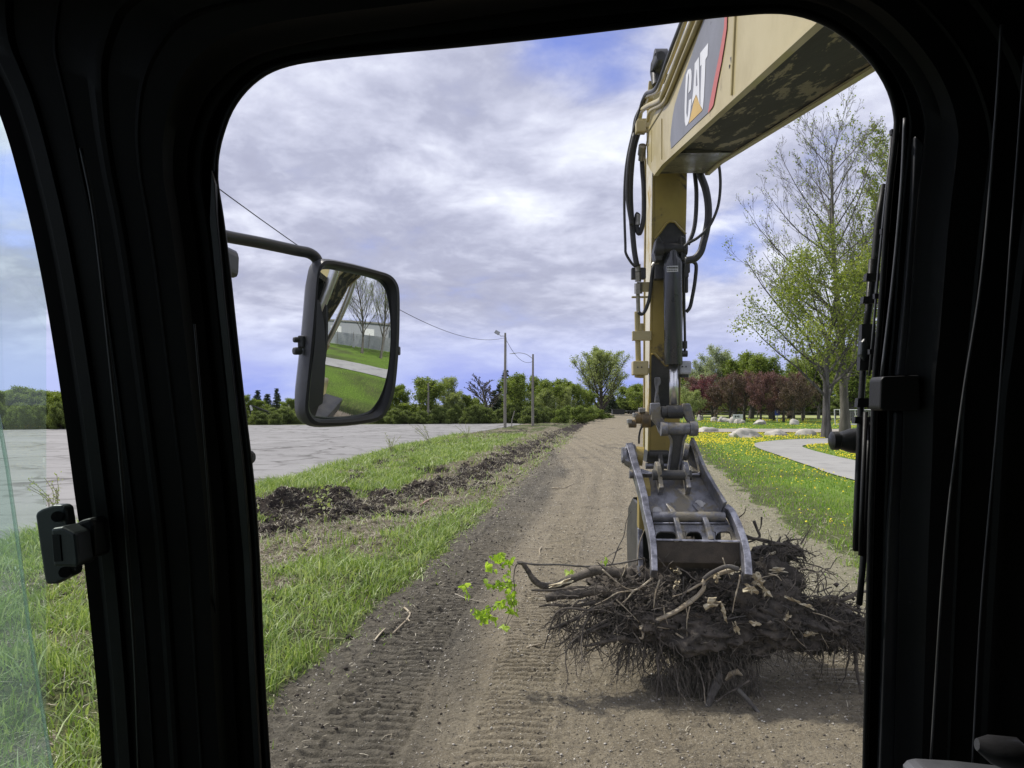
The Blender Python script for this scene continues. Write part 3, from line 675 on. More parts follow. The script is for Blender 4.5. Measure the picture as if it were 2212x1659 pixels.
t_wg = make_tree('deciduous_tree', 'yellow green tree rising behind the middle crabapples', S_vase, 7.4, .28, 55, lf_spring, barkd, .16, at(1612, 132), GP); place(t_wg, 1622, 132, 754, 110, None, None, first=True)
for px, d, top, wd_, l in ((1668, 128, 764, 110, 'yellow green tree rising behind the crabapples left of the blue sign'), (1585, 136, 770, 100, 'yellow green tree behind the white sign'), (1706, 134, 778, 90, 'yellow green tree behind the right crabapples'),
                    (1790, 118, 760, 110, 'yellow green tree behind the split poplar trunk'), (1838, 112, 745, 120, 'yellow green tree at the right behind the pale metal cage'), (1885, 110, 740, 120, 'yellow green tree beside the right window post'), (1480, 150, 800, 80, 'yellow green tree partly hidden by the stick')): place(t_wg, px, d, top, wd_, l, GP)
t_f = make_tree('flowering_tree', 'small cream green tree beside the thumb cylinder, left of the crabapples', S_crab, 3.3, .15, 61, lf_pale, barkd, .12, at(1498, 112), GP); place(t_f, 1500, 110, 832, 60, None, None, first=True)
# far hedge line closing the park
for px in range(1490, 2000, 22): place(t_bush, px, 172+rt.uniform(-6, 10), rt.uniform(838, 852), 80, 'dark hedge tree closing the view behind the park', 'hedge trees behind the park')

# two tall poplars near the path
def bare_top(q): return .35 + .55*min(1, max(0, (q.z-11)/9))
S_pop = dict(levels=[dict(seg=12, wob=.022, up=.03), dict(n=36, t0=.15, ang=.80, ratio=.50, rr=.42, wob=.06, up=.10), dict(n=10, t0=.15, ang=.62, ratio=.40, rr=.45, wob=.10, up=.14), dict(n=5, t0=.2, ang=.6, ratio=.42, seg=4, wob=.12, up=.14), dict(n=2, t0=.3, ang=.6, ratio=.5, seg=2, wob=.1, up=.1)],
             shape=lambda t: 1.12-.72*t, leaf_from=3, leaves=5, spread=.17, rmin=.011, bare=bare_top, flare=1.5, tip=.12)
make_tree('poplar_tree', 'tall half bare poplar with upright twigs and sparse young leaves beside the curved path', S_pop, 25.5, .40, 71, lf_poplar, bark, .15, at(1826, 62) , 'poplars beside the path')
S_pop2 = dict(S_pop); S_pop2['levels'] = [dict(seg=8, wob=.03, up=.04, ), dict(n=24, t0=.22, ang=.95, ratio=.66, rr=.42, wob=.1, up=.06), dict(n=9, t0=.15, ang=.7, ratio=.42, rr=.45, wob=.12, up=.08), dict(n=6, t0=.2, ang=.6, ratio=.45, seg=3, wob=.14, up=.05)]
S_pop2['leaves'] = 16; S_pop2['leaf_from'] = 2; S_pop2['bare'] = lambda q: .1; S_pop2['spread'] = .36; S_pop2['shape'] = lambda t: 1.05-.55*t; S_pop2['lean'] = -.05
make_tree('poplar_tree', 'lower leafier poplar with ragged split grey trunk at the end of the path lawn', S_pop2, 13.0, .36, 77, lf_poplar, pmat('split_bark', (.13, .12, .115), (.05, .045, .04), 4, .9, bump=.9, bscale=9, stretch=(1, 1, .15)), .17, at(1786, 58), 'poplars beside the path')
S_pop3 = dict(S_pop); S_pop3['bare'] = lambda q: .0; S_pop3['leaves'] = 3
make_tree('poplar_tree', 'leafy poplar crown at the right edge of the windscreen', S_pop3, 25, .4, 83, lf_poplar, bark, .19, at(1975, 66), 'poplars beside the path')

# ------------------------------------------------------------------ poles and wire
mpole = pmat('weathered_pole', (.19, .175, .155), (.27, .25, .22), 3, .9, bump=.3, stretch=(1, 1, .1)); mgal = pmat('galvanised', (.42, .43, .44), (.33, .34, .35), 5, .45, metal=.5)
def utility_pole(px, py, top, label, kind):
    g = G(px, py); d = g.y; hz = CAMH+(HY-top)/F*d
    root = thing('light_pole', label, 'pole', g, 0, 'poles beside the car park')
    MB().tube([(0, 0, -.3), (0, 0, hz*.5), (.02, 0, hz)], [.17, .14, .11], 12).build('post', mpole, root, 40)
    if kind == 'flood':
        m = MB().tube([(0, 0, hz-.35), (-.5, -.1, hz-.35), (-.62, -.1, hz-.15)], .035, 6); m.build('bracket', mgal, root, 40)
        MB().box((-.85, -.15, hz+.02), .55, .3, .38, (Vector((.86, 0, -.5)), Vector((0, 1, 0)), Vector((.5, 0, .86)))).build('floodlight', mgal, root, bevel=.04)
        MB().tube([(.14, 0, hz-.5), (.2, 0, hz-3.5), (.17, 0, hz-6.5)], .02, 5).build('conduit', mgal, root)
    elif kind == 'cobra':
        MB().tube(curve_pts([(0, 0, hz-.55), (-.7, 0, hz-.05), (-1.5, 0, hz+.15), (-2.1, 0, hz+.1)], 5), .035, 6).build('arm', mgal, root, 40)
        MB().tube([(-1.9, 0, hz+.14), (-2.2, 0, hz+.1), (-2.75, 0, hz+.04)], [.06, .13, .07], 8, flat=.45, fdir=UP).build('lamp_head', mgal, root, 40)
    return root, hz
p1, h1 = utility_pole(1091, 925.5, 719, 'taller grey wooden pole with a floodlight, at the end of the car park', 'flood')
p2, h2 = utility_pole(1151, 921, 765, 'shorter wooden pole with curved lamp arm at the end of the car park', 'cobra')
p3, h3 = utility_pole(925, 915, 828, 'plain thin pole in front of the rounded trees right of the mirror', 'plain')
p0 = thing('light_pole', 'near wooden pole carrying the overhead wire, behind the left window post', 'pole', (-9.0, 21.0, 0), 0, 'poles beside the car park')
MB().tube([(0, 0, -.3), (0, 0, 9.6)], [.17, .12], 12).build('post', mpole, p0, 40)
mwire = pmat('black_cable', (.03, .03, .032), rough=.6)
def wire(a, b, sag, r=.014, n=30):
    return [Vector(a).lerp(Vector(b), t/n) - UP*sag*4*(t/n)*(1-t/n) for t in range(n+1)]
a = p1.location + Vector((-.1, 0, h1-.55)); q = p2.location+Vector((-.1, 0, h2-.9))
tag(MB().tube(wire((-9.0, 21, 9.3), a, 1.75), .018, 5).build('overhead_cable', mwire), 'long sagging black cable crossing the sky to the taller light pole', 'cable', 'overhead cables')
tag(MB().tube(wire(p1.location+Vector((.1, 0, h1-.7)), q, .9), .022, 5).build('overhead_cable', mwire), 'short sagging cable between the two light poles', 'cable', 'overhead cables')
# leaning stake and small far things
g = G(1105, 925); tag(MB().tube([g, g+Vector((.05, 0, .9)), g+Vector((.35, 0, 1.9))], [.05, .05, .06], 6).build('leaning_stake', mpole), 'short leaning wooden stake between the two light poles', 'stake')
mconc = pmat('concrete', (.28, .27, .25), (.2, .195, .18), 2, .9, bump=.3)
c0, c1 = at(1342, 230), at(1470, 225); ax = (c1-c0).normalized(); up = UP
tag(MB().box((c0+c1)/2+UP*.9, (c1-c0).length, .5, 2.3, (ax, ax.cross(UP), UP)).build('concrete_wall', mconc, bevel=.05), 'long low grey concrete wall across the end of the dirt road', 'wall')
db = thing('dumpster', 'black open container standing before the low concrete wall', 'container', at(1335, 185), .1)
mblk = pmat('black_steel', (.02, .02, .022), (.035, .035, .037), 3, .6)
MB().box((0, 0, .55), 3.0, 1.8, 1.1).build('body', mblk, db, bevel=.05); MB().box((0, 0, 1.2), 3.2, 2.0, .12).build('rim', mblk, db); 
for sx in (-1.1, 1.1): MB().box((sx, 0, .04), .2, 1.6, .2).build('skid', mblk, db)
lowb = thing('equipment_trailer', 'low dark trailer parked by the road end, partly hidden by the stick', 'trailer', at(1368, 190), .2)
MB().box((0, 0, .75), 3.8, 1.7, .25).build('deck', mblk, lowb, bevel=.04)
for sx in (-1.0, -.2):
    for sy in (-.85, .85): MB().cyl((sx, sy-.1, .36), (sx, sy+.1, .36), .36).build('wheel', mblk, lowb, 40)
MB().box((2.6, 0, .6), 1.6, .15, .12).build('tow_bar', mblk, lowb)
# barrier arm at the left of the car park edge
ba = thing('barrier_arm', 'white headed post with long dark slanting arm at the far car park edge', 'barrier', at(541, 99), 0)
mwhite = pmat('white_paint', (.75, .75, .74), (.6, .6, .58), 4, .6)
MB().tube([(0, 0, -.1), (0, 0, 2.2)], .07, 8).build('post', mblk, ba); MB().box((.1, 0, 2.1), .28, .2, .75, (Vector((.97, 0, .26)), Vector((0, 1, 0)), Vector((-.26, 0, .97)))).build('head', mwhite, ba, bevel=.05)
MB().tube([(.1, 0, 2.45), (3.2, 0, 1.3), (6.4, 0, .3)], [.1, .08, .06], 6).build('arm', mblk, ba)
MB().tube([(.9, 0, 2.0), (3.2, 0, .9), (5.9, 0, .1)], .035, 5).build('stay', mblk, ba)

# ------------------------------------------------------------------ rocks, signs, fence in the park
def boulder_mesh(seed, sx, sy, sz):
    import bmesh
    bm = bmesh.new(); bmesh.ops.create_icosphere(bm, subdivisions=3, radius=1)
    for v in bm.verts:
        n = mnoise.noise(v.co*1.1+Vector((seed*3.1, 0, 0)))*.38 + mnoise.noise(v.co*3+Vector((0, seed*5.3, 0)))*.13 + mnoise.noise(v.co*7+Vector((0, seed, 0)))*.04
        v.co *= 1+n; v.co = Vector((v.co.x*sx, v.co.y*sy, max(v.co.z, -.35)*sz))
    me = bpy.data.meshes.new('boulder'); bm.to_mesh(me); bm.free(); me.shade_smooth(); me.set_sharp_from_angle(angle=R(40)); return me
mrock = pmat('boulder_stone', (.50, .47, .42), (.34, .32, .28), 1.2, .9, bump=.7, bscale=9, c3=(.16, .15, .12), thr3=(.56, .68))
rocks = [(1616, 945, 88, 26, 'widest pale boulder on the dandelion lawn, its left end darker'), (1681, 942, 60, 19, 'smooth pale boulder at the middle of the row before the gravel road'), (1747, 941, 54, 19, 'pale boulder right of the row, near the split poplar trunk'),
         (1530, 934, 58, 16, 'flat pale stone at the left kerb of the gravel road'), (1544, 910, 24, 12, 'small pale boulder leftmost of the row across the gravel road'), (1560, 911, 20, 15, 'small round boulder second in the row across the gravel road'),
         (1500+14, 908, 20, 15, 'small grey boulder beside the lower linkage barrel'), (1571, 912, 36, 13, 'long low boulder in the row across the gravel road, right of the small round ones'), (1586, 914, 30, 20, 'largest upright boulder across the gravel road, below the white sign'),
         (1600, 915, 30, 16, 'grey boulder against the largest upright boulder'), (1642, 917, 34, 13, 'lone low boulder between the white sign and the blue sign'), (1716, 917, 30, 15, 'pale boulder at the foot of the blue sign')]
for i, (px, py, w2, h2_, lab) in enumerate(rocks):
    g = G(px, py); sc = g.y/F; o = bpy.data.objects.new('boulder', boulder_mesh(i, w2*.40*sc, w2*.33*sc, h2_*.75*sc)); o.data.materials.append(mrock); COL.objects.link(o)
    o.location = (g.x, g.y+.3, .0); o.rotation_euler.z = i*1.3 if w2 < 40 else i*.1; tag(o, lab, 'boulder', 'boulders along the gravel road')
sg = thing('park_sign', 'small white sign with dark symbols on a thin post across the gravel road', 'sign', G(1594, 917), 0)
MB().tube([(0, .05, -.1), (0, .05, 1.1)], .03, 6).build('post', mblk, sg); MB().box((0, 0, 1.02), 1.28, .04, .56).build('board', mwhite, sg, bevel=.01)
m = MB()
for i, (x, ww, hh) in enumerate(((-.33, .14, .24), (-.05, .12, .2), (.1, .1, .28), (.34, .2, .22), (.24, .05, .26), (-.22, .06, .12))): m.box((x, -.026, 1.02+.02*(i % 2)), ww, .012, hh)
m.build('symbols', mblk, sg)
bs = thing('blue_sign', 'small blue sign on a white post behind the boulders', 'sign', G(1679, 911), 0)
mblue = pmat('blue_paint', (.10, .16, .62), (.08, .13, .5), 4, .5)
MB().tube([(0, .05, -.1), (0, .05, 1.0)], .06, 6).build('post', mwhite, bs); MB().box((0, 0, 1.4), .66, .05, 1.0).build('board', mblue, bs, bevel=.03)
MB().tube([(0, -.04, 1.5), (0, -.045, 1.35)], [.08, .12], 8).box((0, -.03, 1.62), .16, .012, .16).build('symbol', mwhite, bs)
fz = thing('park_fence', 'long low wooden rail fence behind the crabapple trees', 'fence', (0, 0, 0), 0)
A, B = at(1490, 150), at(1960, 122); ax = (B-A).normalized()
for zz_ in (1.15, .65): MB().box((A+B)/2+UP*zz_, (B-A).length, .08, .16, (ax, ax.cross(UP), UP)).build('rail', mpole, fz)
n = 15
for i in range(n): q = A.lerp(B, i/(n-1)); MB().box(q+UP*.65, .16, .16, 1.4).build('post', mpole, fz)
fw = tag(MB().poly([at(1480, 152)+UP*.06, at(1960, 124)+UP*.06, at(2050, 160)+UP*.06, at(1440, 172)+UP*.06]).build('field', pmat('dry_field', (.30, .31, .10), (.22, .27, .08), .4, .95)), kind='structure')
# pale cage beside the poplars
cg = thing('metal_cage', 'pale metal frame cage with netting behind the poplar trunks', 'cage', G(1816, 918), 0)
wd = 46/F*G(1816, 918).y
m = MB()
for x in (0, wd, wd*2):
    for y in (0, 1.6): m.tube([(x, y, 0), (x-.12, y, 1.9)], .05, 6)
for z in (.05, 1.9):
    for y in (0, 1.6): m.tube([(-.06*z, y, z), (wd*2-.06*z, y, z)], .05, 6)
m.build('frame', mwhite, cg)
m = MB()
for i in range(26): x = wd*2*i/26; m.tube([(x, 0, 0), (x, 0, 1.85)], .012, 3)
for i in range(10): m.tube([(0, 0, .19*i), (wd*2, 0, .19*i)], .012, 3)
m.build('netting', mgal, cg)
# low white building behind the trees
bb = thing('white_building', 'low white building glimpsed between crabapple trunks', 'building', at(1716, 190), 0)
MB().box((0, 0, 2), 14, 6, 4).build('wall', mwhite, bb); MB().box((0, 0, 4.2), 15, 7, .4).build('roof', mconc, bb, bevel=.05)
for x in (-4, -1, 2, 5): MB().box((x, -3.01, 2.2), 1.2, .06, 1.2).build('window', mblk, bb)
wh = thing('white_house', 'small white house wall glimpsed through the far treeline', 'house', at(1212, 128), 0)
MB().box((0, 0, 2.6), 3.6, 3, 5.2).build('wall', mwhite, wh); MB().prism([(-2, -1.8, 5.2), (2, -1.8, 5.2), (0, -1.8, 6.2)], (0, 3.6, 0)).build('roof', mconc, wh)
MB().box((0, -1.51, 3.6), .9, .05, 1.1).build('window', mblk, wh)

# weeds standing at the edge of the verge
def weed(px, py, h, seed, lean, label):
    g = G(px, py); rd = random.Random(seed); m = MB(); lp = []
    for i in range(9):
        a = rd.uniform(-.5, .5)+lean; b_ = rd.uniform(-.3, .3); l = h*rd.uniform(.6, 1.1)
        pts = curve_pts([Vector((rd.uniform(-.2, .2), rd.uniform(-.2, .2), 0)), Vector((a*l*.4, b_*l*.4, l*.55)), Vector((a*l, b_*l, l))], 4); m.tube(pts, [.009]*len(pts), 3, cap=False)
        for q in pts[3:]:
            for k in range(3): lp.append((q.x+rd.gauss(0, .04), q.y+rd.gauss(0, .04), q.z+rd.gauss(0, .04)))
    root = thing('tall_weed', label, 'weed', Vector((g.x, g.y, ground_z(g.x, g.y))), 0, 'tall weeds along the car park edge')
    m.build('stem', pmat('weed_stem', (.22, .21, .12), (.3, .28, .18), 5), root); V, Fc = leaf_quads(np.array(lp), .05, seed); np_mesh('leaf', V, Fc, lf_pale, root); return root
weed(930, 966, 1.35, 1, -.7, 'bushy tan and green weed leaning left at the edge of the car park')
weed(1010, 957, 1.2, 2, -.3, 'thin tan weed right of the leaning bushy one')
weed(845, 985, 1.0, 3, .1, 'sparse upright weed left of the bushy one')
weed(128, 1105, .9, 4, -.6, 'green weed seen through the door glass above the latch')
weed(1390/1.13, 1045/1.13, .9, 5, .5, 'short arching straw weed near the torn soil')
# ------------------------------------------------------------------ the excavator
ex = thing('excavator', 'yellow excavator seen from its dark cab, its stick and thumb gripping a torn out stump', 'excavator')
yel = pmat('worn_yellow_paint', (.44, .37, .175), (.37, .305, .14), 2.2, .42, coat=.15, bump=.05, bscale=4, c3=(.20, .155, .09), thr3=(.62, .74), s3=3.5)
yeld = pmat('dirty_yellow_paint', (.36, .27, .07), (.27, .205, .06), 2.5, .4, coat=.3, bump=.08, c3=(.07, .055, .04), thr3=(.55, .68), s3=4)
belly = pmat('mud_streaked_underside', (.22, .175, .085), (.13, .10, .055), 3, .45, bump=.35, bscale=10, c3=(.010, .009, .008), thr3=(.42, .475), s3=10, stretch=(1.0, .14, 1.0))
belly2 = pmat('scraped_steel_underside', (.20, .19, .17), (.12, .115, .10), 4, .3, metal=.3, bump=.8, bscale=14, c3=(.03, .027, .022), thr3=(.5, .6))
steel = pmat('worn_dark_steel', (.12, .12, .13), (.25, .25, .27), 8, .45, metal=.4, bump=.6, c3=(.23, .205, .155), thr3=(.48, .58), s3=3.2)
steelb = pmat('scuffed_bright_steel', (.40, .40, .44), (.15, .15, .17), 11, .36, metal=.7, bump=.2, c3=(.09, .075, .055), thr3=(.6, .7), s3=6)
blackp = pmat('black_painted_iron', (.022, .022, .024), (.05, .048, .046), 5, .45, bump=.15, c3=(.09, .08, .065), thr3=(.62, .75), s3=7)
cylm = pmat('black_cylinder_paint', (.032, .034, .042), (.045, .047, .056), 4, .28, coat=.4, c3=(.10, .10, .10), thr3=(.68, .74), s3=9)
chrome = pmat('chrome_rod', (.72, .72, .73), (.62, .62, .63), 3, .3, metal=1.0)
hose = pmat('hydraulic_hose', (.018, .018, .02), (.035, .034, .034), 12, .5, bump=.2, bscale=60)
fit = pmat('zinc_fitting', (.40, .38, .33), (.26, .25, .22), 20, .4, metal=.8)
decg = pmat('decal_grey', (.165, .17, .20), (.15, .155, .18), 3, .45); decr = pmat('decal_red', (.52, .10, .09), (.44, .10, .09), 3, .45)
decw = pmat('decal_white', (.68, .69, .72), (.6, .61, .64), 3, .45); decy = pmat('decal_yellow', (.55, .36, .08), (.48, .31, .07), 3, .45)

# boom: side plates stand a little proud of the belly plate
BL, BR = 1.02, 1.52
side = [(-1.1, 1.45), (-.6, 1.25), (.25, 2.35), (1.15, 3.5), (1.9, 3.93), (2.79, 4.12), (6.6, 4.80), (7.12, 4.86), (7.35, 4.97), (7.67, 5.15), (7.72, 5.48), (7.0, 5.45), (4.91, 5.22), (1.9, 4.88), (.9, 4.5), (-1.1, 1.85)]
m = MB()
m.prism([M(BL, d, z) for d, z in side], RGT*.022); m.prism([M(BR-.022, d, z) for d, z in side], RGT*.022)
top = side[9:]; m.quadgrid([[M(BL+.02, d, z-.02), M(BR-.02, d, z-.02)] for d, z in top])
boom = m.build('boom', yel, ex)
low = side[1:8]
MB().quadgrid([[M(BL+.022, d, z+.045), M(BR-.022, d, z+.014)] for d, z in low[:5]+[(6.05, 4.703)]]).build('belly_plate', belly, boom)
MB().prism([M(BL+.022, d, z) for d, z in ((6.05, 4.712), (6.6, 4.812), (7.1, 4.872), (7.1, 4.95), (6.05, 4.80))], RGT*(BR-BL-.044)).build('nose_plate', belly2, boom)
# weld bead, edge flange, pins
m = MB()
a_, b_ = PB(1792, 42, BL-.004), PB(1788, 230, BL-.004)
m.tube([PB(*zL(1228, 70), BL-.002), PB(*zL(1190, 880), BL-.002)], .012, 5)
m.tube([PB(*zL(480, 1120), BL-.002), PB(*zL(480, 1530), BL-.002)], .008, 5); m.tube([PB(*zL(380, 1230), BL), PB(*zL(375, 1560), BL)], .006, 4)
m.tube([PB(*zL(890, 110), BL-.002), PB(*zL(600, 760), BL-.002), PB(*zL(480, 1030), BL-.002), PB(*zL(350, 1240), BL-.002), PB(*zL(325, 1390), BL-.002)], .009, 5)
m.build('weld_seam', yel, boom, 50)
m = MB(); ed = [(d, z) for d, z in side[4:8]]
m.quadgrid([[M(BL-.012, d, z-.004), M(BL-.012, d, z+.016), M(BL+.03, d, z+.016), M(BL+.03, d, z-.004)] for d, z in ed], True)
m.quadgrid([[M(BR-.03, d, z-.004), M(BR-.03, d, z+.010), M(BR+.012, d, z+.010), M(BR+.012, d, z-.004)] for d, z in ed], True); m.build('edge_flange', yel, boom)
def decal(name, pts, mt, par, lift): 
    return MB().prism([PB(*zL(*p), BL-lift) for p in pts], RGT*.0015).build(name, mt, par)
dc = decal('decal', [(905, 108), (1115, 82), (1108, 200), (1060, 480), (1010, 720), (945, 1060), (800, 1195), (572, 1422), (565, 1330), (572, 1230), (590, 1090), (610, 980), (650, 850), (700, 700), (770, 500), (830, 330)], decg, boom, .004)
decal('stripe', [(1115, 82), (1140, 80), (1135, 210), (1110, 380), (1080, 560), (1040, 760), (1000, 980), (985, 1010), (945, 1062), (960, 980), (1010, 720), (1060, 480), (1108, 200)], decr, dc, .0065)
for nm_, pts in (('letter', [(744, 625), (768, 610), (780, 640), (782, 700), (775, 820), (760, 845), (748, 862), (756, 700), (753, 650), (745, 690), (735, 850), (728, 1060), (735, 1110), (745, 1080), (755, 930), (780, 915), (768, 1060), (755, 1140), (738, 1180), (722, 1195), (712, 1150), (710, 1000), (718, 800), (724, 680)]),
                 ('letter', [(856, 492), (858, 700), (862, 960), (866, 985), (830, 870), (828, 905), (812, 905), (790, 960), (783, 990), (780, 980), (795, 860), (803, 760), (810, 640), (812, 560)]),
                 ('letter', [(868, 455), (950, 350), (943, 480), (922, 520), (915, 700), (905, 900), (895, 1025), (870, 985), (872, 850), (878, 700), (882, 570), (866, 590)]),
                 ('emblem_triangle', [(822, 872), (888, 1035), (752, 1170)])):
    decal(nm_, pts, decy if 'tri' in nm_ else decw, dc, .0065)
decal('letter_counter', [(832, 620), (838, 780), (824, 790), (826, 700)], decg, dc, .008)
# scratches in the paint
m = MB()
for q in (((1170, 500), (1185, 490), (1180, 560)), ((1158, 575), (1168, 570), (1160, 615)), ((975, 145), (985, 135), (972, 175))): m.prism([PB(*zL(*p), BL-.004) for p in q], RGT*.002)
m.build('paint_chip', blackp, boom)

# pipes along the top of the boom
def pipe(name, pts, r, mt, par, n=8): 
    c = curve_pts(pts, 6); return MB().tube(c, r, n).build(name, mt, par, True)
pipe('hydraulic_pipe', [PB(*zL(*p), .985) for p in ((870, -60), (800, 110), (620, 560), (500, 850), (465, 930), (350, 985), (275, 1040), (255, 1110), (240, 1190))], .026, yel, boom)
pipe('hydraulic_pipe', [PB(*zL(*p), 1.0) for p in ((930, -60), (860, 110), (690, 520), (560, 840), (495, 960), (390, 1020), (355, 1060), (340, 1140))], .020, yel, boom)
pipe('hydraulic_pipe', [PB(*zL(*p), .985) for p in ((790, -60), (720, 130), (590, 480), (490, 720), (440, 840), (340, 885), (300, 920), (280, 990))], .018, yel, boom)
pipe('hose', [PB(*zL(*p), .97) for p in ((760, -60), (690, 130), (560, 460), (430, 800), (330, 860), (290, 930), (265, 1010), (215, 1120), (190, 1280), (175, 1330))], .020, hose, boom)
m = MB()
for k in range(4): m.tube([PB(*zL(*p), 1.12) for p in ((470-k*12, 480), (430-k*10, 560), (415-k*8, 650), (425-k*4, 780))], .045-.004*k, 8)
m.build('hose_bundle', hose, boom, 50)
MB().cyl(PD(*zL(400, 590), 7.85), PD(*zL(520, 590), 7.85), .17, 24).build('cylinder_eye', blackp, boom, 40)
MB().prism([PD(*zL(*p), 7.9) for p in ((350, 730), (395, 735), (470, 800), (480, 1150), (330, 1230), (335, 900))], FWD*.05).build('stick_ear', yel, boom, bevel=.01)
MB().prism([PB(*zL(*p), 1.0) for p in ((530, 670), (565, 660), (550, 705), (520, 715))], RGT*.002).build('warning_label', decw, boom)
MB().prism([PB(*zL(*p), .99) for p in ((700, 230), (740, 225), (690, 340), (650, 385))], RGT*.002).build('warning_label', decw, boom)
m = MB()
m.box(PB(*zL(305, 1190), 1.0), .16, .16, .1); m.box(PB(*zL(350, 930), 1.02), .06, .3, .10); m.box(PB(*zL(265, 1210), .95), .1, .1, .12); m.build('pipe_clamp', yel, boom, bevel=.012)
m = MB(); m.cyl(PB(*zL(225, 1200), .93), PB(*zL(215, 1270), .93), .035); m.cyl(PB(*zL(265, 1210), .95), PB(*zL(262, 1280), .95), .032); m.cyl(PB(*zL(285, 1390), .97), PB(*zL(275, 1480), .97), .04); m.cyl(PB(*zL(275, 1480), .97), PB(*zL(270, 1540), .97), .03); m.build('hose_fitting', fit, boom, 40)

# lift cylinders beside the boom foot (seen in the mirror)
for b in (.86, 1.68):
    q0, q1 = M(b, -.2, 1.2), M(b, 1.5, 4.1); mid_ = q0.lerp(q1, .5)
    c = MB().cyl(q0, mid_, .085, 20).build('lift_cylinder', yel, ex, 40); MB().cyl(mid_, q1, .055, 20).build('rod', chrome, c, 40); MB().cyl(q1-RGT*.1, q1+RGT*.1, .10).build('eye', blackp, c, 40)

# stick
def PS(px, py, off=0.0):
    u, v = (px-CX)/F, (HY-py)/F; t = (8.0956-off)/(u*SA+CA+.172*v); return Vector((u*t, t, CAMH+v*t))
z4 = ZC(1450, 0, 2.765); z5 = ZC(1450, 500, 2.764)
fl = [(1414, 300), (1413, 442), (1410, 600), (1407, 760), (1405, 900), (1403.5, 975), (1404, 1000)]
fr = [(1486, 300), (1483.5, 442), (1479, 600), (1473, 760), (1469, 900), (1467, 975), (1466, 1000)]
dep = [.66, .64, .60, .54, .46, .42, .38]
m = MB(); rows = []
for a, b, dd in zip(fl, fr, dep):
    p, q = PS(*a), PS(*b); rows.append([p, q, q+FWD*dd, p+FWD*dd])
m.quadgrid(rows, True); m.poly(rows[0]); m.poly(rows[-1][::-1])
stick = m.build('stick', yeld, ex, bevel=.008)
m = MB()                                            # side plate with raised edges, sunlight and whitish reflection painted into its colour
m.quadgrid([[r[0]-RGT*.004+FWD*.01, r[3]-RGT*.004-FWD*.01] for r in rows]); m.build('side_plate', pmat('sunlit_side_paint', (.62, .58, .46), (.50, .46, .33), 1.5, .4, c3=(.36, .25, .06), thr3=(.55, .65), s3=1.3), stick)
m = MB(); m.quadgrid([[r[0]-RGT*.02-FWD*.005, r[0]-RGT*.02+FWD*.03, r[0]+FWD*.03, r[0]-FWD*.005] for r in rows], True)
m.quadgrid([[r[3]-RGT*.02-FWD*.05, r[3]-RGT*.02, r[3], r[3]-FWD*.05] for r in rows], True); m.build('edge_strip', yeld, stick)
# black mounts on the stick face; the lower one paints in a shadowed opening
m = MB().prism([PS(*zC(*p), .006) for p in ((545, 350), (600, 290), (690, 160), (740, 125), (810, 130), (870, 200), (965, 290), (975, 620), (960, 880), (540, 880))], FWD*.004)
m.prism([PS(*z5(*p), .006) for p in ((388, 1012), (408, 1010), (482, 1088), (578, 1088), (578, 1380), (385, 1500))], FWD*.004); m.build('mount_and_shadow_plate', blackp, stick)
m = MB().tube([PS(*zC(*p), .02) for p in ((548, 345), (620, 260), (700, 145), (745, 115), (815, 120), (875, 190), (965, 285))], .012, 5); m.tube([PS(*z5(*p), .02) for p in ((386, 1008), (408, 1003), (484, 1084), (500, 1084))], .014, 5); m.build('plate_edge', yeld, stick, 50)
# thumb cylinder
ccx = lambda y: 536+ (y-400)*.002
tc0, tc1 = PS(*z5(533, 385), .20), PS(*z5(537, 1078), .20)
cyl_ = MB().tube([PS(*z5(532, 300), .2), PS(*z5(532, 345), .2), tc0+UP*.02, tc0-UP*.04, tc1+UP*.02, tc1], [.05, .065, .09, .0945, .0945, .09], 28).build('thumb_cylinder', cylm, ex, 40)
MB().tube([tc1, PS(*z5(539, 1350), .30)], .047, 24).build('rod', chrome, cyl_, True)
m = MB().cyl(PS(*z5(468, 296), .2), PS(*z5(602, 296), .2), .052, 24); m.cyl(PS(*z5(412, 300), .2), PS(*z5(468, 300), .2), .075, 24); m.cyl(PS(*z5(600, 300), .2), PS(*z5(628, 300), .2), .058, 24); m.build('pin_barrel', blackp, cyl_, 40)
m = MB().prism([PS(*zC(*p), .24) for p in ((570, 340), (610, 310), (650, 400), (665, 560), (640, 640), (560, 640), (535, 520))], FWD*.22); m.prism([PS(*zC(*p), .24) for p in ((900, 300), (960, 330), (975, 520), (960, 640), (905, 640), (895, 480))], FWD*.22); m.build('lug', blackp, cyl_, bevel=.01)
m = MB().prism([PS(*zC(*p), .315) for p in ((706, 716), (860, 710), (862, 792), (708, 797))], FWD*.004); lbl = m.build('sticker', decw, cyl_)
m = MB()
for k, (x, w_) in enumerate(((714, 10), (732, 16), (754, 12), (770, 15), (790, 12), (806, 16), (828, 10), (842, 10))): m.prism([PS(*zC(*p), .319) for p in ((x, 728), (x+w_, 727), (x+w_, 748), (x, 749))], FWD*.001)
for x in (716, 738, 760, 782, 804, 826): m.prism([PS(*zC(*p), .319) for p in ((x, 766), (x+14, 765), (x+14, 778), (x, 779))], FWD*.001)
m.build('print', blackp, lbl)
pipe('side_line', [PS(*z5(*p), .17) for p in ((612, 395), (608, 480), (610, 700), (614, 900), (613, 1000))], .014, blackp, cyl_)
m = MB().cyl(PS(*z5(613, 920), .17), PS(*z5(613, 970), .17), .026); m.cyl(PS(*z5(590, 1005), .17), PS(*z5(630, 1005), .17), .034); m.box(PS(*z5(622, 450), .14), .04, .08, .12); m.box(PS(*z5(626, 540), .14), .02, .06, .16); m.build('line_fitting', blackp, cyl_, 40)
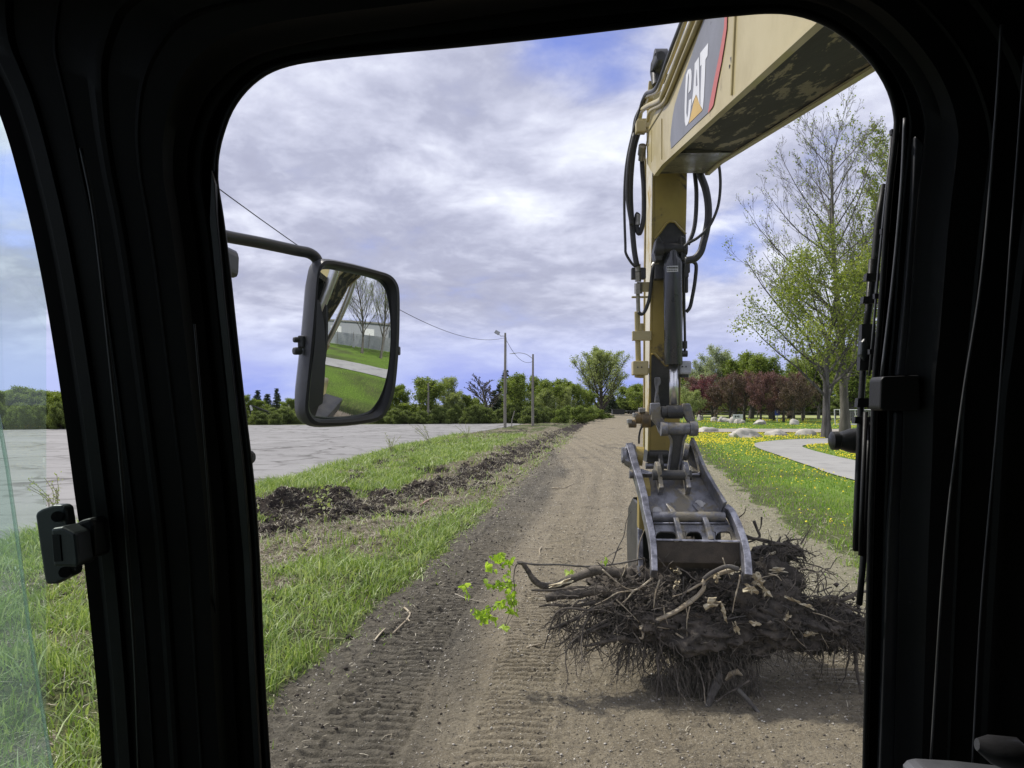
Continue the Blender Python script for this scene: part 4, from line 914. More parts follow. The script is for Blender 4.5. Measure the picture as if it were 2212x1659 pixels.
# small plates and grime
m = MB(); m.box(PS(*zC(600, 760), .06), .10, .1, .22); m.box(PS(*zC(950, 720), .08), .09, .12, .15); m.build('bracket', blackp, stick, bevel=.01)
# left hand line of pipes, clamps, manifold blocks
m = MB().cyl(PS(*z5(296, 600)), PS(*z5(300, 725)), .022, 12); m.build('steel_pipe', fit, stick, 40)
m = MB().cyl(PS(*z5(292, 720)), PS(*z5(300, 1075)), .030, 14); m.cyl(PS(*z5(318, 800)), PS(*z5(318, 850)), .035, 10); m.build('return_pipe', yel, stick, 40)
m = MB(); m.box(PS(*z5(300, 465)), .15, .08, .12); m.build('hose_block', blackp, stick, bevel=.01)
m = MB().cyl(PS(*z5(296, 400), .03), PS(*z5(296, 450), .03), .03); m.cyl(PS(*z5(298, 455), .05), PS(*z5(298, 520), .05), .032, 6); m.cyl(PS(*z5(300, 530), .03), PS(*z5(300, 600), .03), .042, 6); m.build('coupling', fit, stick, 40)
m = MB().box(PS(*z5(340, 555)), .16, .05, .10); m.box(PS(*z5(318, 623)), .20, .03, .02); m.box(PS(*z5(322, 885), .02), .20, .06, .10); m.build('pipe_bracket', yel, stick, bevel=.006)
m = MB().box(PS(*z5(310, 1103), .02), .165, .16, .15); m.box(PS(*z5(356, 1120), .02), .06, .04, .06); mb_ = m.build('valve_block', yel, stick, bevel=.012)
m = MB().cyl(PS(*z5(310, 1132), .02), PS(*z5(308, 1165), .02), .055, 8); m.cyl(PS(*z5(268, 1122), .02), PS(*z5(280, 1122), .02), .02, 8); m.build('plug', yeld, mb_, 40)
m = MB(); [m.cyl(PS(*z5(x, 1096), .102), PS(*z5(x, 1096), .106), .008, 8) for x in (296, 322)]; m.build('bolt_hole', blackp, mb_)
m = MB().box(PS(*z5(611, 1100), .12), .125, .14, .14); wb = m.build('white_valve_block', pmat('pale_block', (.42, .43, .45), (.33, .34, .36), 8, .5), stick, bevel=.02)
m = MB().cyl(PS(*z5(611, 1125), .12), PS(*z5(609, 1162), .12), .05, 8); m.cyl(PS(*z5(640, 1112), .12), PS(*z5(650, 1112), .12), .015, 8); m.build('plug', blackp, wb, 40)
m = MB(); [m.cyl(PS(*z5(x, 1092), .192), PS(*z5(x, 1092), .197), .008, 8) for x in (598, 622)]; m.build('bolt_hole', blackp, wb)
# hoses
hz4 = lambda pts, D: [PD(*z4(*p), D) for p in pts]
def hoses(name, pts, r, par=stick): return pipe(name, pts, r, hose, par, 10)
hoses('hose', hz4([(345, 640), (300, 760), (262, 900), (228, 1050), (210, 1200), (205, 1400), (212, 1650), (216, 1710), (250, 1770), (278, 1800)], 7.75), .014)
hoses('hose', hz4([(300, 890), (270, 1000), (252, 1150), (246, 1300), (252, 1450), (268, 1650), (280, 1740), (292, 1800)], 7.8), .030)
hoses('hose', hz4([(275, 900), (240, 1060), (226, 1220), (226, 1340), (240, 1440), (255, 1520)], 7.7), .020)
hoses('hose', hz4([(325, 1010), (326, 1120), (336, 1260), (338, 1400), (332, 1500), (308, 1575), (290, 1540), (290, 1460), (300, 1440)], 7.8), .026)
m = MB().cyl(hz4([(328, 985)], 7.8)[0], hz4([(328, 1080)], 7.8)[0], .036, 10); m.cyl(hz4([(296, 1450)], 7.8)[0], hz4([(292, 1520)], 7.8)[0], .03, 8); m.build('hose_fitting', fit, stick, 40)
hoses('hose', [PS(*z5(*p), .06) for p in ((300, 722), (320, 738), (345, 715), (372, 640), (385, 540), (395, 450), (408, 415), (440, 393), (468, 395))], .019)
m = MB().tube([PS(*zC(*p), .09) for p in ((515, 720), (530, 690), (560, 675), (600, 672))], .02, 8); m.build('hose_fitting', fit, stick, 40)
hoses('hose', hz4([(676, 1125), (684, 1200), (692, 1300), (688, 1450), (672, 1560), (635, 1650)], 7.35), .021)
hoses('hose', hz4([(700, 1120), (718, 1180), (752, 1270), (770, 1370), (772, 1470), (758, 1560), (738, 1640), (720, 1700), (680, 1745), (618, 1760)], 7.3), .036)
hoses('hose', hz4([(833, 1060), (850, 1160), (853, 1270), (838, 1390), (800, 1490), (760, 1550), (700, 1605), (640, 1640), (610, 1665)], 7.2), .014)
hoses('hose', [PS(*z5(*p), .12) for p in ((625, 385), (660, 383), (684, 395), (690, 430), (680, 530), (664, 620), (648, 690), (622, 724))], .019)
# pin ends on the left of the stick
m = MB()
for a, b, r in (((160, 895), (245, 895), .045), ((235, 830), (330, 830), .065), ((300, 850), (400, 850), .09), ((380, 740), (410, 740), .06)): m.cyl(PS(*zK(*a), -.05), PS(*zK(*b), -.05), r, 16)
m.build('hinge_pin', pmat('greasy_brass_paint', (.22, .15, .06), (.09, .07, .045), 9, .45, bump=.3), stick, 40)
m = MB(); [m.box(PS(*zK(x, y), -.05), .05, .1, .05) for x, y in ((168, 870), (232, 800), (300, 745), (318, 742))]; m.build('bolt', fit, stick, bevel=.008)
hoses('hose', [PS(*zK(*p), .0) for p in ((330, 900), (295, 960), (278, 1040), (276, 1120))], .011)
m = MB().cyl(PS(*zK(385, 1240), -.02), PS(*zK(600, 1240), -.02), .055, 20); m.prism([PS(*zK(*p), .02) for p in ((375, 1205), (615, 1205), (610, 1330), (360, 1330))], FWD*.3); m.build('tip_boss', blackp, stick, 40)
m = MB().cyl(PS(*zK(350, 1370), .0), PS(*zK(600, 1370), .0), .035, 16); m.build('bucket_pin', steelb, stick, 40)

# thumb linkage
link = MB().prism([PS(*zK(*p), .42) for p in ((405, 665), (515, 658), (530, 790), (560, 860), (600, 930), (600, 1000), (545, 1032), (505, 1005), (478, 920), (420, 850), (412, 760))], FWD*.07).build('thumb_link', steel, ex, bevel=.012)
MB().prism([PS(*zK(*p), .12) for p in ((455, 372), (515, 372), (525, 400), (525, 440), (500, 475), (495, 560), (515, 660), (455, 660), (470, 520), (455, 440))], FWD*.06).build('link_arm', steel, link, bevel=.01)
MB().prism([PS(*zK(*p), .42) for p in ((770, 668), (850, 665), (872, 720), (888, 800), (925, 890), (935, 990), (880, 1030), (845, 1000), (838, 900), (790, 820), (765, 760))], FWD*.07).build('link_plate', steel, link, bevel=.012)
m = MB().cyl(PS(*zK(525, 765), .38), PS(*zK(585, 765), .38), .06, 24); m.cyl(PS(*zK(588, 765), .38), PS(*zK(765, 765), .38), .068, 24); m.cyl(PS(*zK(400, 750), .36), PS(*zK(420, 750), .36), .05, 16); m.build('rod_eye', blackp, link, 40)
m = MB().cyl(PS(*zK(520, 955), .50), PS(*zK(598, 955), .50), .072, 24); m.cyl(PS(*zK(602, 952), .50), PS(*zK(840, 952), .50), .064, 24); m.cyl(PS(*zK(845, 952), .50), PS(*zK(930, 952), .50), .075, 24); m.cyl(PS(*zK(930, 952), .50), PS(*zK(940, 952), .50), .04, 12); m.build('link_barrel', steel, link, 40)
m = MB().prism([PS(*zK(*p), .52) for p in ((605, 1015), (815, 1015), (790, 1060), (770, 1150), (752, 1300), (725, 1440), (745, 1560), (735, 1640), (545, 1640), (528, 1590), (560, 1530), (600, 1460), (618, 1300), (640, 1120), (630, 1050))], FWD*.09)
m.build('push_link', blackp, link, bevel=.012)
m = MB()
for pts in (((608, 1018), (640, 1080), (640, 1150), (622, 1300), (600, 1450), (560, 1520), (530, 1580)), ((812, 1018), (780, 1080), (765, 1170), (748, 1300), (722, 1430))): m.tube(curve_pts([PS(*zK(*p), .535) for p in pts], 4), .014, 6)
m.build('link_rib', steel, link, 50)

# thumb
def PT(px, py, off=0.0):
    u, v = (px-CX)/F, (HY-py)/F; t = (8.296-off*1.32)/(u*SA+CA-.86*v); return Vector((u*t, t, CAMH+v*t))
NT_ = (FWD*-1 + UP*.86).normalized()
T = lambda x, y, o=0.0: PT(*zT(x, y)) + NT_*o
thumb = MB()
def plate(pts, th=.03, o=0.0): thumb.prism([T(x, y, o-th) for x, y in pts], NT_*th)
plate([(300, 330), (960, 350), (1080, 560), (1225, 800), (1345, 1000), (1130, 1006), (985, 1004), (800, 1004), (700, 1004), (460, 1000), (415, 800), (340, 520)])
plate([(700, 1004), (800, 1004), (808, 1140), (712, 1140)]); plate([(985, 1004), (1130, 1006), (1142, 1140), (990, 1140)]); plate([(425, 1000), (462, 1000), (464, 1140), (440, 1140)]); plate([(1300, 1004), (1345, 1000), (1425, 1150), (1340, 1150)])
thumb = thumb.build('thumb', steel, ex, bevel=.006)
# rounded corners of the openings
m = MB()
for (x0, x1) in ((464, 700), (806, 985), (1140, 1330)):
    for sx, xx in ((1, x0), (-1, x1)): m.prism([T(xx, 1000, -.028), T(xx+sx*55, 1000, -.028), T(xx+sx*18, 1018, -.028), T(xx, 1055, -.028)], NT_*.026)
m.build('opening_corner', steel, thumb)
def strip(path, w_, h, name, mt, o=0.0, wr=None):
    pts = curve_pts([T(x, y, o) for x, y in path], 4); rows = []
    for i, p in enumerate(pts):
        ta = (pts[min(i+1, len(pts)-1)]-pts[max(i-1, 0)]).normalized(); sd = ta.cross(NT_).normalized(); f = i/(len(pts)-1)
        hh = h(f) if callable(h) else h; ww = w_(f) if callable(w_) else w_
        rows.append([p-sd*ww/2-NT_*.03, p-sd*ww/2+NT_*hh, p+sd*ww/2+NT_*hh, p+sd*ww/2-NT_*.03])
    mb = MB().quadgrid(rows, True); mb.poly(rows[0][::-1]); mb.poly(rows[-1]); return mb.build(name, mt, thumb, bevel=.007)
strip([(160, 70), (215, 280), (270, 460), (325, 680), (345, 800), (385, 980), (415, 1130), (432, 1300), (440, 1500)], lambda f: .075-.02*f, lambda f: .10+.02*math.sin(f*3), 'side_bar', steelb)
strip([(850, 60), (890, 140), (975, 360), (1080, 560), (1215, 780)], .035, .17, 'side_bar', steel)
strip([(1235, 770), (1300, 830), (1370, 980), (1430, 1150), (1462, 1300), (1475, 1440), (1478, 1560)], lambda f: .06+.01*f, lambda f: .10+.03*f, 'side_bar', steelb)
strip([(600, 690), (660, 810), (695, 930), (722, 1030), (745, 1120)], .05, lambda f: .012+.055*math.sin(min(1, f*1.3)*2.2), 'rib', steel)
strip([(895, 690), (975, 810), (1025, 930), (1060, 1030), (1085, 1120)], .05, lambda f: .012+.055*math.sin(min(1, f*1.3)*2.2), 'rib', steel)
MB().tube([T(420, 850, .02), T(1235, 850, .02)], .05, 24).build('cross_tube', steel, thumb, 40)
MB().tube([T(430, 915, .01), T(1280, 915, .01)], .012, 8).build('weld_seam', steelb, thumb, True)
m = MB().prism([T(455, 1140, .05), T(1422, 1158, .05), T(1422, 1158, -.06), T(455, 1140, -.06)], UP*-.20); m.build('front_lip', pmat('muddy_plate', (.075, .06, .045), (.045, .037, .03), 6, .8, bump=.5), thumb, bevel=.006)
m = MB().prism([T(452, 1118, .05), T(1415, 1138, .05), T(1425, 1160, .05), T(452, 1140, .05)], NT_*.012); m.build('lip_edge', steelb, thumb, bevel=.004)
strip([(462, 300), (475, 400), (500, 500), (515, 590)], .045, lambda f: .05+.16*math.sin(min(f*1.25+.2, 1)*2.6), 'ear', steel); strip([(765, 300), (780, 400), (805, 500), (820, 590)], .045, lambda f: .05+.16*math.sin(min(f*1.25+.2, 1)*2.6), 'ear', steel)
MB().cyl(T(415, 445, .12), T(845, 445, .12), .05, 20).build('ear_pin', blackp, thumb, 40)
m = MB().cyl(T(82, 165, .03), T(125, 165, .03), .085, 20); m.cyl(T(75, 210, .03), T(105, 210, .03), .03, 8); m.cyl(T(780, 110, .0), T(830, 120, .0), .085, 20); m.cyl(T(165, 370, .02), T(210, 370, .02), .045, 12); m.build('pivot_pin', steel, thumb, 40)
m = MB().cyl(T(235, 130, -.03), T(325, 140, -.03), .10, 24); m.build('pivot_boss', yeld, thumb, 40)
m = MB().prism([T(120, 60, -.03), T(230, 60, -.03), T(260, 200, -.03), T(195, 290, -.03), T(110, 240, -.03)], NT_*.10); m.prism([T(815, 45, -.03), T(890, 60, -.03), T(940, 150, -.03), T(960, 340, -.03), T(870, 330, -.03), T(820, 180, -.03)], NT_*.03); m.build('pivot_cheek', steel, thumb, bevel=.012)
m = MB().prism([T(290, 320, .0), T(440, 370, .0), T(600, 375, .0), T(920, 372, .0), T(965, 345, .0), T(960, 395, .0), T(300, 385, .0)], NT_*.05); m.build('top_flange', steelb, thumb, bevel=.01)
m = MB()
for x, y in ((480, 770), (955, 695), (1010, 690)): m.cyl(T(x, y, .0), T(x, y, .006), .045 if x < 1000 else .012, 16)
m.build('worn_spot', pmat('pale_scuff', (.45, .44, .42), (.3, .29, .28), 9, .6), thumb)

# bucket behind the thumb
bp_ = [(8.2, 1.66), (8.6, 1.5), (8.78, 1.2), (8.72, .9), (8.4, .66), (8.0, .55), (7.62, .62), (7.5, 1.0), (7.52, 1.5), (7.7, 1.66)]
m = MB().prism([M(.93, d, z) for d, z in bp_], RGT*.03); m.prism([M(1.70, d, z) for d, z in bp_], RGT*.03)
sh_ = bp_[:7]; m.quadgrid([[M(.94, d, z), M(1.72, d, z)] for d, z in sh_]); m.quadgrid([[M(.94, d-.03, z+.02), M(1.72, d-.03, z+.02)] for d, z in sh_])
bk = m.build('bucket', blackp, ex)
for b in (1.2, 1.42): MB().prism([M(b, d, z) for d, z in ((8.0, 1.5), (8.6, 1.4), (8.5, 2.05), (8.2, 2.2), (8.05, 2.05))], RGT*.05).build('hinge_ear', blackp, bk, bevel=.01)
m = MB().prism([M(.905, d, z) for d, z in ((7.50, 1.45), (7.56, 1.45), (7.66, .64), (7.60, .60), (7.42, 1.0))], RGT*.05); m.build('side_cutter', steelb, bk, bevel=.008)
m = MB().prism([M(.915, d, z) for d, z in ((7.50, 1.86), (7.62, 1.95), (7.66, 1.45), (7.50, 1.42))], RGT*.12); m.build('yellow_cheek', yeld, bk, bevel=.01)
for i in range(4):
    b = .93+.24*i; MB().prism([M(b-.05, 7.62, .56), M(b+.05, 7.62, .56), M(b+.05, 7.62, .66), M(b-.05, 7.62, .66)], M(0, -.26, .0)).build('tooth', steelb, bk, bevel=.02)

# house, tracks (mostly behind the viewer, seen in the mirror)
padm = pmat('muddy_track_pad', (.13, .11, .085), (.20, .17, .135), 5, .85, bump=.5, c3=(.06, .05, .04))
for b in (.05, 2.45):
    tk = MB().prism([M(b-.25, d, z) for d, z in ((-2.0, .75), (2.0, .75), (2.15, .5), (1.9, .25), (-1.9, .25), (-2.15, .5))], RGT*.5).build('track', blackp, ex)
    loop = [Vector((0, d, .97)) for d in np.arange(-2.0, 2.01, .2)]+[Vector((0, 2.0+.42*math.sin(a), .55+.42*math.cos(a))) for a in (.45, .9, 1.35, 1.8, 2.25, 2.7)]+[Vector((0, -2.0-.42*math.sin(a), .55+.42*math.cos(a))) for a in (.45, .9, 1.35, 1.8, 2.25, 2.7)]
    for i, q in enumerate(loop):
        if abs(q.z-.97) < .01: n_v = UP; t_v = FWD
        else:
            cc = Vector((0, 2.0 if q.y > 0 else -2.0, .55)); nn = (q-cc).normalized(); n_v = FWD*nn.y+UP*nn.z; t_v = FWD*nn.z-UP*nn.y
        c = M(b, q.y, q.z); pm = MB().box(c, .7, .185, .03, (RGT, t_v, n_v))
        for o_ in (-.06, 0, .06): pm.box(c+t_v*o_+n_v*.028, .7, .014, .03, (RGT, t_v, n_v))
        pm.build('track_pad', padm, tk)
house = MB().box(M(1.25, -1.9, 1.75), 2.9, 2.6, 1.3).build('engine_house', yel, ex, bevel=.06)
MB().box(M(2.1, -.3, 1.45), 1.0, 1.6, .7).build('side_deck', yel, house, bevel=.05); MB().box(M(1.25, .2, 1.3), 2.6, 1.6, .25).build('turntable', blackp, house)

# mirror
mir = bpy.data.objects.new('rear_view_mirror', None); COL.objects.link(mir); mir.parent = ex
zM = ZC(700, 600, 3.607); MN = Vector((.69, -.71, -.085)).normalized(); MC = P(768, 745, 1.62)
def PM(x, y, o=0.0):
    px, py = zM(x, y); d = Vector(((px-CX)/F, 1, (HY-py)/F)); C0 = Vector((0, 0, CAMH)); t = (MC-C0).dot(MN)/d.dot(MN); return C0+d*t+MN*o
outer = [(330, 112), (500, 137), (660, 175), (820, 220), (905, 250), (962, 312), (988, 400), (992, 600), (985, 900), (960, 1200), (932, 1350), (882, 1470), (800, 1548), (600, 1582), (400, 1597), (250, 1597), (175, 1570), (133, 1500), (124, 1400), (150, 1150), (188, 800), (215, 500), (237, 250), (270, 150)]
inner = [(390, 190), (510, 214), (640, 243), (800, 280), (862, 305), (900, 355), (915, 430), (914, 620), (903, 880), (880, 1160), (855, 1300), (820, 1400), (760, 1475), (600, 1512), (430, 1524), (310, 1524), (250, 1505), (205, 1450), (195, 1370), (212, 1150), (240, 820), (262, 520), (275, 300), (310, 210)]
def loopc(pts, n=3):
    c = [Vector((a, b, 0)) for a, b in pts]; c2 = curve_pts(c[-2:]+c+c[:3], n); return [(v.x, v.y) for v in c2[2*n:2*n+len(pts)*n]]
Lo, Li = loopc(outer), loopc(inner)
o_ = [PM(*p) for p in Lo]; i_ = [PM(*p) for p in Li]
cen = sum(i_, Vector())/len(i_)
rows = [[(cen+(p-cen)*.5)-MN*.075 for p in o_], [(cen+(p-cen)*.85)-MN*.06 for p in o_], [(p+(cen-p)*.01)-MN*.028 for p in o_], [p-MN*.004 for p in o_], [p.lerp(q, .25)+MN*.010 for p, q in zip(o_, i_)], [p.lerp(q, .6)+MN*.012 for p, q in zip(o_, i_)], [p.lerp(q, .9)+MN*.004 for p, q in zip(o_, i_)], [q-MN*.006 for q in i_]]
m = MB().quadgrid(rows, True); m.poly([p for p in rows[0]])
rub = pmat('black_plastic_shell', (.028, .029, .033), (.04, .041, .046), 12, .42, bump=.08)
hs_ = m.build('housing', rub, mir, 50)
RC = .78; rows = []
for k in range(1, 25):
    f = k/24; rows.append([(cen+(q-cen)*f) - MN*(((q-cen)*f).length_squared/(2*RC)) + MN*.010 for q in i_])
m = MB().quadgrid(rows, True); m.poly(rows[0])
mm = bpy.data.materials.new('mirror_glass'); mm.use_nodes = True; b = mm.node_tree.nodes['Principled BSDF']; b.inputs['Base Color'].default_value = (.80, .82, .84, 1); b.inputs['Metallic'].default_value = 1; b.inputs['Roughness'].default_value = 0.0
gl = m.build('glass', mm, mir, True)
arm = curve_pts([P(180, 430, .98), P(380, 480, 1.26), P(478, 508, 1.38), P(560, 524, 1.46), P(640, 541, 1.53), P(668, 547, 1.555), P(684, 560, 1.565), P(690, 585, 1.57)], 8)
MB().tube(arm, .0115, 14).build('mounting_arm', rub, mir, True)
m = MB().box(PM(178, 850, -.02), .014, .02, .026); m.cyl(PM(100, 830, -.02), PM(180, 830, -.02), .006); m.cyl(PM(100, 930, -.02), PM(170, 930, -.02), .008); m.box(PM(975, 925, -.005), .018, .018, .02); m.build('clamp', rub, mir, bevel=.003)

# ------------------------------------------------------------------ the cab round the viewer
def PF(px, py, off=0.0):
    u, v = (px-CX)/F, (HY-py)/F; t = (.924-off)/(1+.155*v); return Vector((u*t, t, CAMH+v*t))
def cabmat(name, base, rough, spec=.5):
    m = bpy.data.materials.new(name); m.use_nodes = True; t = NT(m.node_tree); b = t.n['Principled BSDF']; tcn = t.add('ShaderNodeTexCoord')
    n = t.noise(tcn.outputs['Object'], 9, 5, .6); n2 = t.noise(tcn.outputs['Object'], 60, 3, .7)
    c = t.mix(t.smooth(n, .35, .7), base, tuple(v*1.7 for v in base)); c = t.mix(t.smooth(n2, .72, .8), c, tuple(v*4 for v in base)); t.link(c, b.inputs['Base Color'])
    t.link(t.math('ADD', t.math('MULTIPLY', n, .2), rough-.1), b.inputs['Roughness']); b.inputs['Specular IOR Level'].default_value = spec
    bp = t.add('ShaderNodeBump'); bp.inputs['Strength'].default_value = .12; bp.inputs['Distance'].default_value = .002; t.link(t.noise(tcn.outputs['Object'], 400, 2, .6), bp.inputs['Height']); t.link(bp.outputs[0], b.inputs['Normal']); return m
cabd = cabmat('cab_black_trim', (.0045, .0045, .005), .55, .25); rubber = cabmat('rubber_seal', (.010, .010, .011), .5, .4); rail = cabmat('grey_rail', (.055, .056, .062), .4, .5)
pairs = [((590, 1800), (236, 1840)), ((580, 1659), (222, 1690)), ((567, 1450), (208, 1480)), ((556, 1200), (182, 1220)), ((543, 1030), (160, 1060)), ((525, 880), (136, 880)), ((507, 720), (106, 690)), ((492, 580), (82, 560)), ((478, 470), (60, 460)), ((467, 400), (38, 375)),
 ((466, 370), (20, 310)), ((468, 335), (0, 250)), ((478, 290), (-25, 190)), ((498, 237), (-60, 130)), ((530, 192), (-100, 60)), ((572, 158), (-120, -30)), ((622, 138), (-120, -130)), ((690, 126), (0, -220)), ((800, 114), (300, -260)), ((1000, 96), (700, -280)), ((1200, 75), (1100, -280)),
 ((1400, 51), (1500, -280)), ((1520, 36), (1750, -280)), ((1600, 28), (2000, -280)), ((1655, 24), (2200, -250)), ((1705, 26), (2350, -180)), ((1755, 38), (2450, -80)), ((1805, 62), (2520, 50)), ((1852, 98), (2560, 170)), ((1892, 142), (2560, 260)), ((1922, 195), (2560, 350)), ((1936, 250), (2560, 430)),
 ((1934, 300), (2550, 500)), ((1918, 450), (2520, 650)), ((1900, 700), (2480, 820)), ((1890, 811), (2460, 900)), ((1885, 1000), (2440, 1030)), ((1880, 1130), (2430, 1150)), ((1874, 1400), (2400, 1420)), ((1868, 1659), (2380, 1700)), ((1866, 1800), (2370, 1840))]
ci = curve_pts([(*a, 0) for a, b in pairs], 3); co = curve_pts([(*b, 0) for a, b in pairs], 3)
near = [(0, -.055), (0, -.004), (3, .008), (8, .010), (12, .001), (26, .001), (29, .014), (34, .016), (60, .018), (64, .028), (70, .030)]
far_ = [(.06, .036), (.12, .050), (.24, .054), (.255, .057), (.27, .054), (.40, .058), (.43, .064), (.46, .065), (.49, .060), (.60, .064), (.61, .067), (.62, .064), (.76, .067), (.79, .074), (.87, .074), (.90, .066), (.965, .070), (1.0, .072), (1.0, -.05)]
rows = []
for p, q in zip(ci, co):
    dv = q-p; L_ = dv.length; dn = dv/L_; r = [PF(p.x+dn.x*s, p.y+dn.y*s, o) for s, o in near]
    p2 = p+dn*70; dv2 = q-p2; r += [PF(p2.x+dv2.x*f, p2.y+dv2.y*f, o) for f, o in far_]; rows.append(r)
cab = bpy.data.objects.new('cab', None); COL.objects.link(cab); cab.parent = ex
MB().quadgrid(rows, True).build('window_surround', cabd, cab, 35)
# inner rubber lip that follows the opening
m = MB(); m.tube([PF(p.x, p.y, .012) for p in ci], .0035, 6); m.build('window_seal', rubber, cab, True)
# roof, walls, floor, lower front: the shell closes round the viewer
m = MB(); m.box((.1, -.2, 3.42), 1.7, 2.4, .08); m.build('roof', cabd, cab); m = MB(); m.box((.86, -.15, 2.35), .06, 2.2, 2.1); m.build('right_wall', cabd, cab)
m = MB(); m.box((.1, -1.3, 2.35), 1.7, .06, 2.1); m.build('rear_wall', cabd, cab); m = MB(); m.box((.1, -.2, 1.32), 1.7, 2.4, .06); m.build('floor_pan', cabd, cab)
m = MB(); m.box((.12, 1.06, 1.72), 1.35, .05, .8); m.box((-.6, -.75, 2.35), .05, 1.1, 2.1); m.box((-.60, .35, 1.6), .05, 1.1, .6); m.build('door_panel', cabd, cab)
m = MB().prism([PF(-250, 100, -.03), PF(-40, 60, -.03), PF(-40, -260, -.03), PF(-250, -260, -.03)], (0, -.9, 0)); m.build('door_header', cabd, cab)
# sliding rail by the windscreen, grey painted lighter for reflected sky, highlights lines on the right post
def fr(pts, off, th, name, mt, bev=0.0): return MB().prism([PF(x, y, off) for x, y in pts], (0, -th, 0)).build(name, mt, cab, bevel=bev)
fr([(1966, 300), (1985, 320), (1992, 400), (1988, 520), (1978, 680), (1962, 812), (1928, 812), (1944, 640), (1958, 460)], .012, .012, 'guide_rail', rail, .002)
fr([(1926, 890), (1958, 890), (1940, 1200), (1928, 1500), (1918, 1800), (1888, 1800), (1898, 1500), (1910, 1150)], .012, .010, 'guide_rail', cabmat('dark_rail', (.022, .023, .026), .4), .002)
fr([(1877, 822), (1882, 815), (1958, 812), (1960, 886), (1880, 887), (1875, 880)], .018, .03, 'latch_plate', rubber, .003)
for pts, r, mt in ((((1955, 255), (1948, 400), (1930, 600), (1905, 812)), .0022, rail), (((2163, 53), (2150, 260), (2120, 600), (2077, 880), (2040, 1200), (2010, 1659)), .0016, cabmat('edge_glint', (.05, .05, .052), .35)), (((2213, 120), (2185, 500), (2155, 900), (2120, 1300), (2100, 1659)), .0012, rail),
                   (((175, 320), (205, 480), (240, 800), (265, 1050), (290, 1400), (300, 1659)), .002, rubber), (((420, 700), (445, 1000), (470, 1400), (480, 1659)), .0012, rubber)):
    MB().tube(curve_pts([PF(x, y, .095 if x > 1990 or x < 450 else .03) for x, y in pts], 6), r, 6).build('highlight_bead', mt, cab, True)  # thin beads stand in for highlight lines on the posts
# left: door edge strip, narrow grey guide beside the opening
fr([(462, 370), (470, 400), (474, 470), (490, 640), (510, 830), (530, 1010), (545, 1200), (556, 1450), (568, 1700), (556, 1700), (542, 1450), (530, 1200), (512, 1010), (494, 830), (474, 640), (458, 480)], .014, .008, 'guide_rail', cabmat('left_rail', (.02, .021, .024), .4), .001)
# windscreen
def glassmat(name, tint, haze, refl=.04):
    m = bpy.data.materials.new(name); m.use_nodes = True; t = NT(m.node_tree); t.n.clear(); out = t.add('ShaderNodeOutputMaterial')
    tr = t.add('ShaderNodeBsdfTransparent'); tr.inputs[0].default_value = (*tint, 1); gl = t.add('ShaderNodeBsdfGlossy'); gl.inputs['Roughness'].default_value = 0.0
    lw = t.add('ShaderNodeLayerWeight'); lw.inputs[0].default_value = .5; fz_ = t.math('ADD', t.math('MULTIPLY', t.math('POWER', lw.outputs['Facing'], 4.0), .5), .03); mx = t.add('ShaderNodeMixShader'); t.link(t.math('MULTIPLY', fz_, refl/.04), mx.inputs[0]); t.link(tr.outputs[0], mx.inputs[1]); t.link(gl.outputs[0], mx.inputs[2])
    df = t.add('ShaderNodeBsdfTranslucent'); df.inputs[0].default_value = (.7, .85, .78, 1); d2 = t.add('ShaderNodeMixShader'); tcn = t.add('ShaderNodeTexCoord')
    n = t.noise(tcn.outputs['Object'], 5, 5, .6); sp = t.noise(tcn.outputs['Object'], 90, 2, .5)
    hz_ = t.math('ADD', t.math('MULTIPLY', n, haze*1.4), t.math('MULTIPLY', t.smooth(sp, .72, .8), haze*3)); t.link(hz_, d2.inputs[0]); t.link(mx.outputs[0], d2.inputs[1]); t.link(df.outputs[0], d2.inputs[2]); t.link(d2.outputs[0], out.inputs[0]); return m
m = MB().poly([PF(p.x-2 if p.x < 1000 else p.x+2, p.y, -.045) for p in ci[:]]); m.build('windscreen', glassmat('clear_glass', (.985, .99, .988), .004, .02), cab)
ws = [Vector((-.625, y, z)) for y, z in ((1.0, 1.9), (1.0, 3.4), (-.3, 3.4), (-.3, 1.9))]; MB().poly(ws).build('door_window', glassmat('green_glass', (.80, .90, .87), .05), cab)
def PX(px, py, X): u, v = (px-CX)/F, (HY-py)/F; t = X/u; return Vector((X, t, CAMH+v*t))
e_ = [PX(x, y, -.59) for x, y in ((-12, 860), (0, 920), (16, 1010), (40, 1180), (62, 1350), (86, 1500), (112, 1659), (130, 1760))]
sp_ = MB().poly(e_+[Vector((-.59, -.3, 1.95)), Vector((-.59, -.3, e_[0].z))]).build('sliding_pane', glassmat('hazy_green_glass', (.78, .86, .83), .09), cab)
MB().tube(e_, .0022, 6).build('pane_edge', glassmat('pane_edge_glass', (.66, .74, .71), .12), sp_, True)
zH = ZC(60, 1180, 5.529)
def lp_(pts, D, th, name, mt, par, bev): return MB().prism([PD(*zH(*p), D) for p in pts], FWD*th).build(name, mt, par, bevel=bev)
latm = cabmat('latch_plastic', (.018, .021, .022), .4, .5)
la = lp_([(140, 430), (165, 385), (230, 345), (380, 295), (500, 292), (550, 330), (575, 480), (600, 700), (640, 1000), (678, 1180), (665, 1240), (540, 1300), (430, 1362), (290, 1368), (265, 1290), (220, 1000), (170, 650)], .80, .016, 'window_latch', latm, cab, .004)
lp_([(345, 612), (500, 590), (610, 640), (690, 680), (735, 1090), (690, 1150), (640, 1130), (380, 1130), (360, 850)], .775, .03, 'latch_body', latm, la, .004)
lp_([(370, 690), (470, 695), (500, 1050), (400, 1060)], .7735, .002, 'latch_slot', cabd, la, 0)
